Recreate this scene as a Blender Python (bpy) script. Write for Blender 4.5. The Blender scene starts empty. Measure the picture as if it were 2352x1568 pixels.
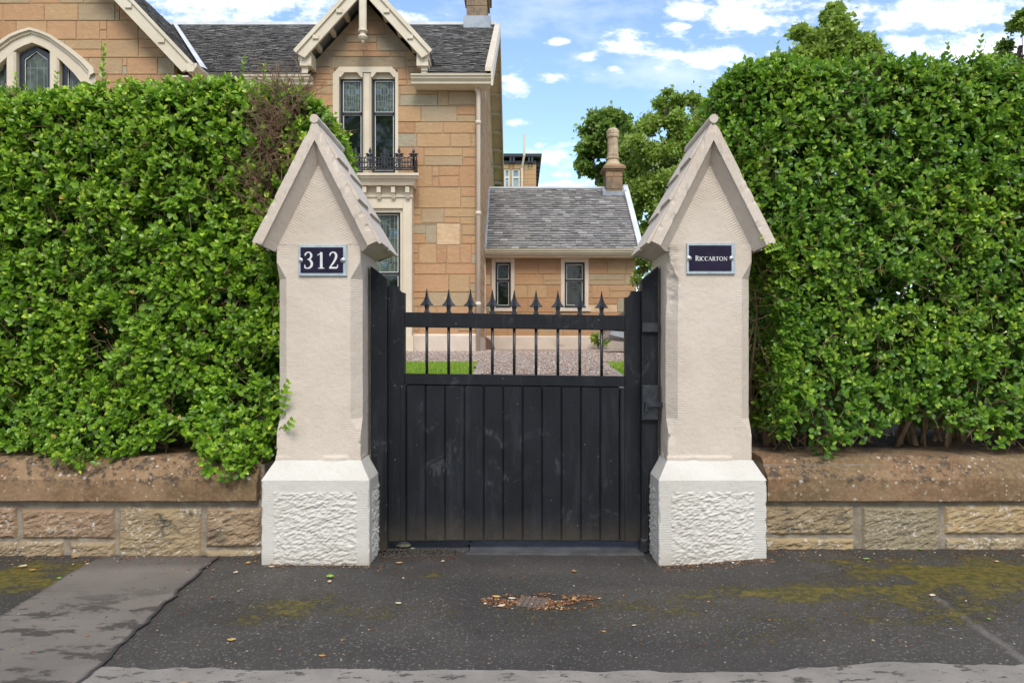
import bpy, math, random
import numpy as np
from math import radians as R, sin, cos, pi, sqrt
random.seed(7); rng = np.random.default_rng(7)
S = bpy.context.scene; COL = S.collection
# ------------------------------------------------------------------ camera
H = 1.118; F = 1650.0; VX = 1190.0; VY = 812.0      # eye height; measured focal length and vanishing point of the photograph
cd = bpy.data.cameras.new('camera'); cam = bpy.data.objects.new('camera', cd); COL.objects.link(cam)
cd.sensor_width = 36; cd.lens = 36*F/2352; cd.shift_x = -(VX-1176)/2352; cd.shift_y = (VY-784)/2352
cd.clip_start = .05; cd.clip_end = 2000
cam.location = (0, 0, H); cam.rotation_euler = (R(90), 0, 0); S.camera = cam
def X(px, Y): return (px-VX)*Y/F
def Z(py, Y): return H+(VY-py)*Y/F
# ------------------------------------------------------------------ world and sun
SUN_EL, SUN_AZ = 50, 8          # azimuth measured from behind the camera towards the right
W = bpy.data.worlds.new('World'); S.world = W; W.use_nodes = True
def world():
    nt = W.node_tree; N = nt.nodes; L = nt.links; N.clear()
    out = N.new('ShaderNodeOutputWorld'); bg = N.new('ShaderNodeBackground'); L.new(bg.outputs[0], out.inputs[0])
    sky = N.new('ShaderNodeTexSky'); sky.sky_type = 'NISHITA'; sky.sun_disc = False
    sky.sun_elevation = R(SUN_EL); sky.sun_rotation = R(180-SUN_AZ); sky.air_density = 1.0; sky.dust_density = .35; sky.ozone_density = 2.2; sky.altitude = 50
    tc = N.new('ShaderNodeTexCoord'); sep = N.new('ShaderNodeSeparateXYZ'); L.new(tc.outputs['Generated'], sep.inputs[0])
    def m(op, a, b=None, c=None):
        n = N.new('ShaderNodeMath'); n.operation = op
        for i, v in enumerate((a, b, c)):
            if v is None: continue
            if isinstance(v, (int, float)): n.inputs[i].default_value = v
            else: L.new(v, n.inputs[i])
        return n.outputs[0]
    yy = m('MAXIMUM', sep.outputs[1], .08)
    u = m('DIVIDE', sep.outputs[0], yy); v = m('DIVIDE', sep.outputs[2], yy)
    # warped coordinates so clouds get ragged outlines
    cmb = N.new('ShaderNodeCombineXYZ'); L.new(u, cmb.inputs[0]); L.new(m('MULTIPLY', v, 2.2), cmb.inputs[1])
    def noise(sc, det, w, rough=.6):
        n = N.new('ShaderNodeTexNoise'); n.noise_dimensions = '4D'; n.inputs['Scale'].default_value = sc; n.inputs['Detail'].default_value = det
        n.inputs['Roughness'].default_value = rough; n.inputs['W'].default_value = w; L.new(cmb.outputs[0], n.inputs['Vector']); return n.outputs['Fac']
    n1 = noise(17, 8, 1.3); n2 = noise(45, 7, 4.1, .65); n3 = noise(4.5, 9, 7.7, .62)
    blobs = [(575,0,260,58),(455,-10,120,70),(905,45,50,18),(1690,38,110,36),(1600,20,60,30),(1640,135,105,22),(1555,128,50,16),(1350,128,36,11),(1445,108,52,26),(1285,176,52,12),
             (1182,190,34,26),(1290,357,55,22),(1415,157,18,9),(2140,30,220,48),(2290,115,230,50),(1750,5,150,20),(1310,425,90,13),(1178,283,30,9),(1190,415,50,14),(1285,97,22,9),(1285,402,24,8),(2080,100,60,24),(1560,60,30,8)]
    tot = None
    for (px, py, rx, ry) in blobs:
        du = m('MULTIPLY', m('SUBTRACT', u, (px-VX)/F), F/rx); dv = m('MULTIPLY', m('SUBTRACT', v, (VY-py)/F), F/ry)
        d = m('SQRT', m('ADD', m('MULTIPLY', du, du), m('MULTIPLY', dv, dv)))
        b = m('SUBTRACT', 1.25, d)
        tot = b if tot is None else m('MAXIMUM', tot, b)
    a = m('ADD', tot, m('MULTIPLY', m('SUBTRACT', n1, .5), 4.6)); a = m('ADD', a, m('MULTIPLY', m('SUBTRACT', n2, .5), 2.4))
    r = N.new('ShaderNodeMapRange'); r.interpolation_type = 'SMOOTHSTEP'; L.new(a, r.inputs[0]); r.inputs[1].default_value = -.15; r.inputs[2].default_value = 1.35
    # clouds over the rest of the sky (light only comes softly because of them)
    r2 = N.new('ShaderNodeMapRange'); r2.interpolation_type = 'SMOOTHSTEP'
    nd = N.new('ShaderNodeTexNoise'); nd.inputs['Scale'].default_value = 2.2; nd.inputs['Detail'].default_value = 8; L.new(tc.outputs['Generated'], nd.inputs['Vector'])
    L.new(nd.outputs['Fac'], r2.inputs[0]); r2.inputs[1].default_value = .40; r2.inputs[2].default_value = .62
    back = N.new('ShaderNodeMapRange'); L.new(sep.outputs[1], back.inputs[0]); back.inputs[1].default_value = .45; back.inputs[2].default_value = .1
    cl = m('MAXIMUM', m('MULTIPLY', r.outputs[0], 1), m('MULTIPLY', r2.outputs[0], back.outputs[0]))
    wisp = m('MULTIPLY', m('MAXIMUM', m('SUBTRACT', n3, .50), 0), 1.8)
    cl = m('MINIMUM', m('ADD', cl, wisp), 1)
    mix = N.new('ShaderNodeMixRGB'); L.new(m('MULTIPLY', cl, .96), mix.inputs[0])
    tint = N.new('ShaderNodeMixRGB'); tint.blend_type = 'MULTIPLY'; tint.inputs[0].default_value = 1; L.new(sky.outputs[0], tint.inputs[1]); tint.inputs[2].default_value = (SKYT[0], SKYT[1], SKYT[2], 1)
    L.new(tint.outputs[0], mix.inputs[1])
    shade = N.new('ShaderNodeMixRGB'); L.new(n2, shade.inputs[0]); shade.inputs[1].default_value = (CLD*.93, CLD*.96, CLD*1.02, 1); shade.inputs[2].default_value = (CLD*1.05, CLD*1.06, CLD*1.08, 1)
    L.new(shade.outputs[0], mix.inputs[2]); L.new(mix.outputs[0], bg.inputs[0]); bg.inputs[1].default_value = .15
SKYT = (1.10, 1.08, 1.06); CLD = 5.6
world()
sl = bpy.data.lights.new('sun', 'SUN'); so = bpy.data.objects.new('sun', sl); COL.objects.link(so)
sl.energy = 1.75; sl.angle = R(24); sl.color = (1, .94, .84)
so.rotation_euler = (R(90-SUN_EL), 0, R(SUN_AZ))
S.view_settings.view_transform = 'Standard'; S.view_settings.look = 'None'; S.view_settings.exposure = .84; S.view_settings.gamma = 1
S.render.engine = 'CYCLES'; S.cycles.use_denoising = True; S.cycles.max_bounces = 7; S.cycles.diffuse_bounces = 4; S.cycles.transparent_max_bounces = 8
# ------------------------------------------------------------------ numpy noise
def _h(i, j, k, s):
    n = (i*374761393+j*668265263+k*2147483647+s*974634777) & 0xffffffff
    n = ((n ^ (n >> 13))*1274126177) & 0xffffffff
    return ((n ^ (n >> 16)) & 0xffffff)/float(0xffffff)
def vn(p, s=0):
    p = np.asarray(p, float); i = np.floor(p).astype(np.int64); f = p-i; f = f*f*(3-2*f)
    r = 0
    for a in (0, 1):
        for b in (0, 1):
            for c in (0, 1):
                w = (f[..., 0] if a else 1-f[..., 0])*(f[..., 1] if b else 1-f[..., 1])*(f[..., 2] if c else 1-f[..., 2])
                r = r+w*_h(i[..., 0]+a, i[..., 1]+b, i[..., 2]+c, s)
    return r
def fbm(p, o=4, s=0):
    p = np.asarray(p, float); r = 0; t = 0; a = 1.0
    for k in range(o): r = r+a*vn(p*2**k, s+k); t += a; a *= .5
    return r/t
def sst(a, b, x): t = np.clip((x-a)/(b-a), 0, 1); return t*t*(3-2*t)
# ------------------------------------------------------------------ mesh helpers
def wloc(o):
    v = np.zeros(3)
    while o is not None: v = v+np.array(o.location); o = o.parent
    return v
def tag(o, label=None, cat=None, group=None, kind=None):
    if label: o['label'] = label
    if cat: o['category'] = cat
    if group: o['group'] = group
    if kind: o['kind'] = kind
    return o
def thing(name, loc, label, cat, group=None):
    o = bpy.data.objects.new(name, None); COL.objects.link(o); o.location = loc; o.empty_display_size = .1
    return tag(o, label, cat, group)
class MB:
    def __init__(s): s.v = []; s.f = []; s.a = {}; s.n = 0
    def add(s, v, f, **at):
        v = np.asarray(v, float).reshape(-1, 3); k = s.n; s.v.append(v); s.n += len(v)
        s.f += [tuple(int(i)+k for i in q) for q in f]
        for key, val in at.items(): s.a.setdefault(key, []).append((k, np.broadcast_to(np.asarray(val, float), (len(v),))))
        return s
    def box(s, x0, x1, y0, y1, z0, z1, **at):
        v = [(x, y, z) for z in (z0, z1) for y in (y0, y1) for x in (x0, x1)]
        return s.add(v, [(0,2,3,1),(4,5,7,6),(0,1,5,4),(2,6,7,3),(0,4,6,2),(1,3,7,5)], **at)
    def bbox(s, x0, x1, y0, y1, z0, z1, b=.004, **at):      # box with chamfered edges along the front face
        v = [(x0,y0+b,z0),(x1,y0+b,z0),(x1,y0+b,z1),(x0,y0+b,z1),(x0+b,y0,z0+b),(x1-b,y0,z0+b),(x1-b,y0,z1-b),(x0+b,y0,z1-b),(x0,y1,z0),(x1,y1,z0),(x1,y1,z1),(x0,y1,z1)]
        return s.add(v, [(4,5,6,7),(0,1,5,4),(1,2,6,5),(2,3,7,6),(3,0,4,7),(1,0,8,9),(2,1,9,10),(3,2,10,11),(0,3,11,8),(9,8,11,10)], **at)
    def prism(s, poly, y0, y1, axis='y', **at):             # poly in xz (axis y), yz (axis x), xy (axis z); CCW seen from the low side
        n = len(poly)
        mk = {'y': lambda a, b, t: (a, t, b), 'x': lambda a, b, t: (t, a, b), 'z': lambda a, b, t: (a, b, t)}[axis]
        v = [mk(a, b, y0) for a, b in poly]+[mk(a, b, y1) for a, b in poly]
        f = [tuple(range(n)), tuple(range(2*n-1, n-1, -1))]+[(i, i+n, (i+1) % n+n, (i+1) % n) for i in range(n)]
        return s.add(v, f, **at)
    def tube(s, pts, r, n=8, cap=True, **at):
        pts = np.asarray(pts, float); m = len(pts); r = np.broadcast_to(np.asarray(r, float), (m,))
        V = []
        d0 = pts[1]-pts[0]; ref = np.array([0, 0, 1.]) if abs(d0[2]) < .8*np.linalg.norm(d0) else np.array([1., 0, 0])
        for i in range(m):
            d = pts[min(i+1, m-1)]-pts[max(i-1, 0)]; d = d/(np.linalg.norm(d)+1e-9)
            a = np.cross(d, ref); a /= np.linalg.norm(a)+1e-9; b = np.cross(d, a); ref = np.cross(a, d)
            for k in range(n):
                t = 2*pi*k/n; V.append(pts[i]+r[i]*(a*cos(t)+b*sin(t)))
        f = [(i*n+k, i*n+(k+1) % n, (i+1)*n+(k+1) % n, (i+1)*n+k) for i in range(m-1) for k in range(n)]
        if cap: f += [tuple(range(n-1, -1, -1)), tuple((m-1)*n+k for k in range(n))]
        return s.add(V, f, **at)
    def lathe(s, c, prof, n=16, ax='z', **at):
        V = []
        for (r, h) in prof:
            for k in range(n):
                t = 2*pi*(k+.5)/n
                V.append((c[0]+r*cos(t), c[1]+r*sin(t), c[2]+h) if ax == 'z' else (c[0]+r*cos(t), c[1]+h, c[2]+r*sin(t)))
        m = len(prof)
        f = [(i*n+k, i*n+(k+1) % n, (i+1)*n+(k+1) % n, (i+1)*n+k) for i in range(m-1) for k in range(n)]
        f += [tuple(range(n-1, -1, -1)), tuple((m-1)*n+k for k in range(n))]
        return s.add(V, f, **at)
    def grid(s, P, **at):                                   # P: (a,b,3)
        a, b = P.shape[:2]; idx = np.arange(a*b).reshape(a, b)
        q = np.stack([idx[:-1, :-1], idx[1:, :-1], idx[1:, 1:], idx[:-1, 1:]], -1).reshape(-1, 4)
        return s.add(P.reshape(-1, 3), q, **{k: np.asarray(v).reshape(-1) for k, v in at.items()})
    def build(s, name, mat, parent=None, smooth=False, **tg):
        V = np.concatenate(s.v) if s.v else np.zeros((0, 3))
        off = wloc(parent)
        return mesh_obj(name, V-off, s.f, mat, parent, smooth, {k: s._at(k) for k in s.a}, **tg)
    def _at(s, k):
        r = np.zeros(s.n)
        for (i, v) in s.a[k]: r[i:i+len(v)] = v
        return r
def mesh_obj(name, V, faces, mat, parent=None, smooth=False, attrs=None, **tg):
    me = bpy.data.meshes.new(name)
    if isinstance(faces, np.ndarray):
        nf, k = faces.shape; me.vertices.add(len(V)); me.vertices.foreach_set('co', np.asarray(V, np.float32).ravel())
        me.loops.add(nf*k); me.loops.foreach_set('vertex_index', faces.astype(np.int32).ravel())
        me.polygons.add(nf); me.polygons.foreach_set('loop_start', np.arange(0, nf*k, k, dtype=np.int32)); me.update(calc_edges=True)
    else:
        me.from_pydata(np.asarray(V).tolist(), [], faces)
    for k, v in (attrs or {}).items():
        a = me.attributes.new(k, 'FLOAT', 'POINT'); a.data.foreach_set('value', np.asarray(v, np.float32))
    if smooth: me.polygons.foreach_set('use_smooth', np.ones(len(me.polygons), bool))
    me.materials.append(mat); me.update()
    o = bpy.data.objects.new(name, me); COL.objects.link(o)
    if parent is not None: o.parent = parent
    return tag(o, **tg)
# ------------------------------------------------------------------ materials
class NT:
    def __init__(s, name):
        s.m = bpy.data.materials.new(name); s.m.use_nodes = True; s.t = s.m.node_tree; s.N = s.t.nodes; s.L = s.t.links
        s.p = s.N['Principled BSDF']; s.out = s.N['Material Output']
        s.tc = s.N.new('ShaderNodeTexCoord'); s.g = s.N.new('ShaderNodeNewGeometry')
        s.pos = s.g.outputs['Position']
    def _i(s, n, i, v):
        if v is None: return
        if isinstance(v, (int, float)): n.inputs[i].default_value = v
        elif isinstance(v, (tuple, list)):
            n.inputs[i].default_value = tuple(v)+((1,) if len(v) == 3 and len(n.inputs[i].default_value) == 4 else ())
        else: s.L.new(v, n.inputs[i])
    def math(s, op, a, b=None, c=None):
        n = s.N.new('ShaderNodeMath'); n.operation = op
        for i, v in enumerate((a, b, c)): s._i(n, i, v)
        return n.outputs[0]
    def mix(s, f, a, b, mode='MIX'):
        n = s.N.new('ShaderNodeMixRGB'); n.blend_type = mode; s._i(n, 0, f); s._i(n, 1, a); s._i(n, 2, b); return n.outputs[0]
    def attr(s, k): n = s.N.new('ShaderNodeAttribute'); n.attribute_name = k; return n.outputs['Fac']
    def map(s, scale=(1, 1, 1), loc=(0, 0, 0), rot=(0, 0, 0)):
        n = s.N.new('ShaderNodeMapping'); s.L.new(s.pos, n.inputs[0]); n.inputs['Scale'].default_value = scale; n.inputs['Location'].default_value = loc; n.inputs['Rotation'].default_value = rot
        return n.outputs[0]
    def noise(s, sc, det=6, rough=.6, vec=None, dist=0):
        n = s.N.new('ShaderNodeTexNoise'); n.inputs['Scale'].default_value = sc; n.inputs['Detail'].default_value = det; n.inputs['Roughness'].default_value = rough; n.inputs['Distortion'].default_value = dist
        s.L.new(vec or s.pos, n.inputs['Vector']); return n.outputs['Fac']
    def vor(s, sc, vec=None, feat='F1', out='Distance', rnd=1):
        n = s.N.new('ShaderNodeTexVoronoi'); n.feature = feat; n.inputs['Scale'].default_value = sc; n.inputs['Randomness'].default_value = rnd
        s.L.new(vec or s.pos, n.inputs['Vector']); return n.outputs[out]
    def ramp(s, f, stops, inter='LINEAR'):
        n = s.N.new('ShaderNodeValToRGB'); n.color_ramp.interpolation = inter; e = n.color_ramp.elements
        while len(e) < len(stops): e.new(.5)
        for i, (p, c) in enumerate(stops): e[i].position = p; e[i].color = (tuple(c)+(1,)) if len(c) == 3 else c
        s._i(n, 0, f); return n.outputs[0]
    def rng(s, v, a, b, c=0, d=1):
        n = s.N.new('ShaderNodeMapRange'); s._i(n, 0, v); n.inputs[1].default_value = a; n.inputs[2].default_value = b; n.inputs[3].default_value = c; n.inputs[4].default_value = d; n.interpolation_type = 'SMOOTHSTEP' if c == 0 and d == 1 else 'LINEAR'; return n.outputs[0]
    def bump(s, h, dist=.01, st=1, nrm=None):
        n = s.N.new('ShaderNodeBump'); n.inputs['Distance'].default_value = dist; n.inputs['Strength'].default_value = st; s.L.new(h, n.inputs['Height'])
        if nrm is not None: s.L.new(nrm, n.inputs['Normal'])
        return n.outputs[0]
    def fin(s, col, rough=.8, nrm=None, metal=0, spec=None):
        s._i(s.p, 'Base Color', col); s._i(s.p, 'Roughness', rough); s._i(s.p, 'Metallic', metal)
        if nrm is not None: s.L.new(nrm, s.p.inputs['Normal'])
        if spec is not None: s.p.inputs['Specular IOR Level'].default_value = spec
        return s.m
def simple(name, c1, c2=None, sc=8, rough=.6, bs=60, bd=.001, metal=0, det=5):
    n = NT(name); c2 = c2 or tuple(x*.85 for x in c1)
    return n.fin(n.mix(n.rng(n.noise(sc, det), .35, .65), c1, c2), rough, n.bump(n.noise(bs, 4), bd), metal)
def m_pillar(name, base, dirt, tool=True, hammer=False):
    n = NT(name); sep = n.N.new('ShaderNodeSeparateXYZ'); n.L.new(n.pos, sep.inputs[0])
    c = n.mix(n.rng(n.noise(2.3, 6), .3, .7), base, tuple(x*f for x, f in zip(base, (.88, .86, .84))))
    c = n.mix(n.math('MULTIPLY', n.rng(n.noise(5, 8, .7), .52, .66), .35), c, dirt)
    low = n.rng(n.math('ADD', sep.outputs[2], n.math('MULTIPLY', n.noise(14, 6), .1)), .13, .05)   # splash dirt by the ground
    c = n.mix(n.math('MULTIPLY', low, .4), c, (.30, .27, .22))
    pin = n.rng(n.noise(130, 2), .66, .72); c = n.mix(n.math('MULTIPLY', pin, .35), c, (.36, .3, .24))
    tl = n.attr('tool'); so_ = n.attr('stroke')
    wob = n.math('MULTIPLY', n.noise(9, 3), .012)
    w = n.math('SINE', n.math('MULTIPLY', n.math('ADD', so_, wob), 2*pi/.0125))
    tm = n.math('MULTIPLY', tl, n.rng(n.noise(7, 4), .42, .58))
    h = n.math('ADD', n.math('MULTIPLY', n.math('MULTIPLY', w, tm), .06), n.math('MULTIPLY', n.noise(28, 8, .6), .8))
    nb = n.bump(h, .005)
    cr = n.math('ABSOLUTE', n.math('SUBTRACT', n.noise(5, 6, .7, dist=.4), .5)); crk = n.rng(cr, .006, 0)
    c = n.mix(n.math('MULTIPLY', crk, .25), c, (.32, .27, .22))
    return n.fin(c, .62, nb)
M = {}
M['cream'] = m_pillar('cream_masonry_paint', (.575, .50, .425), (.48, .40, .33))
M['white'] = m_pillar('white_masonry_paint', (.54, .52, .48), (.55, .52, .46))
def m_black():
    n = NT('black_gate_paint'); sep = n.N.new('ShaderNodeSeparateXYZ'); n.L.new(n.pos, sep.inputs[0])
    c = n.mix(n.rng(n.noise(3, 5), .3, .7), (.0055, .0065, .009), (.010, .0115, .0155))
    grain = n.noise(6, 8, .7, vec=n.map((9, 9, .7)))
    sc = n.math('MULTIPLY', n.rng(n.noise(6, 9, .72, dist=1.0), .55, .68), n.rng(n.noise(60, 5, vec=n.map((1, 1, .3))), .38, .6))
    c = n.mix(n.math('MULTIPLY', sc, .38), c, (.10, .105, .115))
    stq = n.math('MULTIPLY', n.rng(n.noise(16, 7, .7, vec=n.map((1, 1, .12))), .5, .66), .35); c = n.mix(stq, c, (.032, .035, .042))
    vp = n.N.new('ShaderNodeTexVoronoi'); vp.inputs['Scale'].default_value = 26; n.L.new(n.pos, vp.inputs['Vector']); vs = n.N.new('ShaderNodeSeparateColor'); n.L.new(vp.outputs['Color'], vs.inputs[0])
    pin = n.math('MULTIPLY', n.rng(vs.outputs[0], .70, .74), n.rng(n.math('ADD', vp.outputs['Distance'], n.math('MULTIPLY', n.noise(150, 3), .08)), .13, .10)); c = n.mix(n.math('MULTIPLY', pin, .7), c, (.26, .26, .25))
    low = n.rng(n.math('ADD', sep.outputs[2], n.math('MULTIPLY', n.noise(5, 6), .22)), .36, .12)
    c = n.mix(n.math('MULTIPLY', low, .55), c, (.072, .058, .042))
    r = n.rng(n.noise(11, 5), .2, .8, .36, .60)
    return n.fin(c, r, n.bump(n.math('ADD', grain, n.math('MULTIPLY', n.noise(90, 3), .25)), .0016), spec=.24)
M['black'] = m_black()
M['iron'] = simple('black_iron_paint', (.012, .014, .018), (.03, .033, .04), 40, .33, 120, .0015)
M['sash'] = simple('black_sash_paint', (.008, .011, .018), (.014, .018, .026), 10, .35)
M['line'] = simple('white_sash_paint', (.62, .60, .56), None, 10, .5)
M['stonepaint'] = simple('cream_dressing_paint', (.60, .52, .40), (.53, .45, .34), 1.6, .6, 30, .002)
M['plinthpaint'] = simple('pale_pink_plinth_paint', (.60, .50, .42), (.52, .43, .35), 2, .7, 30, .003)
M['gutter'] = simple('cream_gutter_paint', (.60, .53, .41), (.54, .47, .35), 2, .45, 20, .001)
M['pipe'] = simple('cream_pipe_paint', (.62, .52, .42), (.56, .46, .37), 2, .45, 20, .001)
M['soffit'] = simple('tan_soffit_paint', (.78, .64, .48), (.70, .56, .42), 3, .6, 30, .002)
M['lead'] = simple('grey_lead', (.30, .34, .38), (.22, .25, .29), 3, .5, 20, .003)
M['ridge'] = simple('pale_ridge_metal', (.62, .64, .66), (.5, .52, .54), 2, .5, 20, .002)
M['potclay'] = simple('buff_chimney_pot_clay', (.48, .38, .25), (.30, .23, .15), 5, .75, 30, .005)
M['steel'] = simple('brushed_steel', (.50, .56, .60), (.40, .46, .50), 30, .38, 150, .0004, metal=.75)
M['screw'] = simple('screw_steel', (.60, .58, .55), (.45, .30, .16), 180, .35, 150, .0004, metal=.6)
M['navy'] = simple('dark_navy_enamel', (.008, .005, .022), (.016, .010, .032), 14, .45, 60, .0003)
M['navy'].node_tree.nodes['Principled BSDF'].inputs['Specular IOR Level'].default_value = .2
M['letter'] = simple('pale_lettering_paint', (.66, .68, .68), None, 10, .5, 10, .0001)
M['twig'] = simple('brown_twig_bark', (.19, .115, .065), (.30, .20, .125), 20, .8, 90, .002)
M['bark'] = simple('grey_brown_bark', (.11, .085, .06), (.05, .04, .03), 12, .9, 40, .01)
def m_glass(name, c, rough=.06):
    n = NT(name); cc = n.mix(n.rng(n.noise(3.2, 7, .65), .42, .6), c, tuple(x*2.6 for x in c))
    return n.fin(cc, rough, n.bump(n.noise(2.5, 2), .004), spec=.5)
M['glass'] = m_glass('window_glass', (.006, .009, .006))
M['stained'] = m_glass('leaded_glass', (.028, .038, .026), .22)
M['blueglass'] = m_glass('blue_stained_glass', (.045, .085, .11), .25)
M['paleglass'] = m_glass('pale_stained_glass', (.034, .048, .042), .25)
M['came'] = simple('lead_came', (.22, .25, .24), None, 10, .45)
def m_ashlar(name):
    n = NT(name); a = n.attr('tone')
    c = n.ramp(a, [(0, (.36, .195, .10)), (.2, (.43, .25, .13)), (.4, (.41, .225, .12)), (.58, (.42, .27, .14)), (.75, (.37, .255, .14)), (.87, (.34, .275, .175)), (.95, (.31, .28, .20)), (1, (.62, .44, .27))])
    c = n.mix(n.math('MULTIPLY', n.rng(n.noise(2.2, 7, .6), .35, .7), .35), c, (.36, .215, .115))
    c = n.mix(n.math('MULTIPLY', n.rng(n.noise(7, 8, .72, vec=n.map((1, 1, 1.8))), .48, .62), .32), c, (.34, .195, .10))
    c = n.mix(n.math('MULTIPLY', n.rng(n.noise(12, 7, .7), .54, .66), .2), c, (.60, .42, .26))
    c = n.mix(n.attr('mortar'), c, (.37, .25, .145))
    c = n.mix(n.math('MINIMUM', n.math('MULTIPLY', n.attr('soot'), n.math('ADD', .45, n.math('MULTIPLY', n.rng(n.noise(3, 6), .35, .65), .5))), .92), c, (.15, .12, .085))
    return n.fin(c, .88, n.bump(n.math('ADD', n.noise(11, 7, .65, vec=n.map((1, 1, 1.3))), n.math('MULTIPLY', n.noise(55, 4), .3)), .016))
M['ashlar'] = m_ashlar('sandstone_ashlar')
def m_slate(name):
    n = NT(name); a = n.attr('tone')
    c = n.ramp(a, [(0, (.15, .143, .14)), (.3, (.20, .192, .188)), (.55, (.255, .246, .24)), (.8, (.215, .202, .192)), (.93, (.31, .30, .29)), (1, (.38, .37, .355))])
    c = n.mix(n.math('MULTIPLY', n.rng(n.noise(1.8, 8, .7), .52, .72), .35), c, (.26, .25, .18))
    c = n.mix(n.math('MULTIPLY', n.rng(n.noise(14, 4, .7), .55, .75), .35), c, (.34, .33, .31))
    return n.fin(c, .55, n.bump(n.noise(30, 6), .008))
M['slate'] = m_slate('roof_slate')
def m_leaf(name, stops, gloss=.38, tr=.3, trc=(.20, .42, .035)):
    n = NT(name); a = n.attr('rnd')
    c = n.ramp(a, stops); n.fin(c, gloss, spec=.5)
    t = n.N.new('ShaderNodeBsdfTranslucent'); n._i(t, 0, n.mix(.55, c, trc))
    mx = n.N.new('ShaderNodeMixShader'); mx.inputs[0].default_value = tr; n.L.new(n.p.outputs[0], mx.inputs[1]); n.L.new(t.outputs[0], mx.inputs[2]); n.L.new(mx.outputs[0], n.out.inputs[0])
    return n.m
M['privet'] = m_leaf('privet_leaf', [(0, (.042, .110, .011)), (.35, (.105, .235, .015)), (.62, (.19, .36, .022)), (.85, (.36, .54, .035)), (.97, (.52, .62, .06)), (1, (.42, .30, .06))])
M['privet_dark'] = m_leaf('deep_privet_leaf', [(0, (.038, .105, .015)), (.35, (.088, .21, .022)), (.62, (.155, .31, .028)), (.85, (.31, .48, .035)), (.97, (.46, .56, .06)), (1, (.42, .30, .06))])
M['treeleaf'] = m_leaf('tree_leaf', [(0, (.11, .19, .035)), (.5, (.24, .35, .06)), (1, (.42, .52, .12))], .5, .42, (.3, .45, .06))
M['oakleaf'] = m_leaf('dark_tree_leaf', [(0, (.07, .14, .03)), (.5, (.15, .24, .045)), (1, (.30, .40, .08))], .5, .38, (.22, .40, .05))
M['pink'] = simple('pink_petal', (.70, .16, .30), (.80, .32, .44), 60, .5)
M['yleaf'] = simple('fallen_leaf', (.52, .36, .10), (.45, .20, .06), 25, .6)
M['gleaf'] = simple('green_fallen_leaf', (.22, .42, .04), None, 30, .5)
M['wleaf'] = simple('pale_dried_leaf', (.62, .55, .42), (.5, .36, .22), 40, .7)
def m_litter():
    n = NT('litter_crumbs'); return n.fin(n.ramp(n.attr('rnd'), [(0, (.06, .03, .018)), (.45, (.17, .068, .03)), (.78, (.30, .13, .045)), (.93, (.42, .28, .13)), (1, (.62, .56, .46))]), .8)
M['litter'] = m_litter()
def m_pave():
    n = NT('worn_asphalt'); moss = n.attr('moss'); wet = n.attr('dark'); pale = n.attr('pale')
    vv = n.map((1, .8, 1))
    base = n.mix(n.rng(n.noise(1.7, 7), .3, .7), (.037, .032, .028), (.062, .053, .046))
    rnd = n.N.new('ShaderNodeTexVoronoi'); rnd.inputs['Scale'].default_value = 95; n.L.new(vv, rnd.inputs['Vector'])
    sc = n.N.new('ShaderNodeSeparateColor'); n.L.new(rnd.outputs['Color'], sc.inputs[0])
    chip = n.math('MULTIPLY', n.rng(sc.outputs[0], .35, .95), n.rng(rnd.outputs['Distance'], .55, .36))
    chipc = n.mix(sc.outputs[1], (.072, .077, .078), (.165, .155, .138))
    c = n.mix(n.math('MULTIPLY', chip, .85), base, chipc)
    rnd2 = n.N.new('ShaderNodeTexVoronoi'); rnd2.inputs['Scale'].default_value = 48; n.L.new(vv, rnd2.inputs['Vector'])
    s2 = n.N.new('ShaderNodeSeparateColor'); n.L.new(rnd2.outputs['Color'], s2.inputs[0])
    chip2 = n.math('MULTIPLY', n.rng(s2.outputs[0], .86, .90), n.rng(rnd2.outputs['Distance'], .24, .17))
    c = n.mix(chip2, c, n.mix(s2.outputs[1], (.20, .12, .06), (.36, .33, .27)))
    c = n.mix(n.math('MULTIPLY', wet, .6), c, (.022, .020, .019))
    c = n.mix(n.math('MULTIPLY', pale, .75), c, (.17, .15, .135))
    mo = n.math('MULTIPLY', n.rng(n.math('ADD', n.noise(38, 7, .75), n.math('MULTIPLY', moss, .36)), .605, .70), n.math('ADD', .55, n.math('MULTIPLY', moss, .45)))
    mc = n.mix(n.rng(n.noise(25, 5), .35, .65), (.048, .047, .004), (.135, .098, .010))
    c = n.mix(mo, c, mc)
    h = n.math('ADD', n.math('MULTIPLY', chip, .5), n.math('ADD', n.math('MULTIPLY', n.noise(160, 3), 1.0), n.math('MULTIPLY', mo, .8)))
    return n.fin(c, n.rng(n.noise(4, 4), .3, .7, .62, .85), n.bump(h, .0045))
M['pave'] = m_pave()
def m_patch():
    n = NT('smooth_grey_brown_tarmac'); 
    c = n.mix(n.rng(n.noise(2.2, 6), .3, .7), (.130, .112, .098), (.172, .148, .130))
    blot = n.math('MULTIPLY', n.rng(n.noise(3.6, 8, .68, vec=n.map((1, 1.9, 1), rot=(0, 0, .5))), .51, .56), n.rng(n.noise(30, 5), .3, .45))
    c = n.mix(n.math('MULTIPLY', blot, n.attr('wear')), c, (.055, .046, .040))
    c = n.mix(n.attr('edge'), c, (.035, .032, .032))
    s_ = n.rng(n.noise(170, 2), .66, .74); c = n.mix(n.math('MULTIPLY', s_, .4), c, (.30, .27, .23))
    return n.fin(c, .72, n.bump(n.math('ADD', n.noise(90, 4), n.math('MULTIPLY', n.math('SUBTRACT', 1, blot), .6)), .002))
M['patch'] = m_patch()
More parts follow.
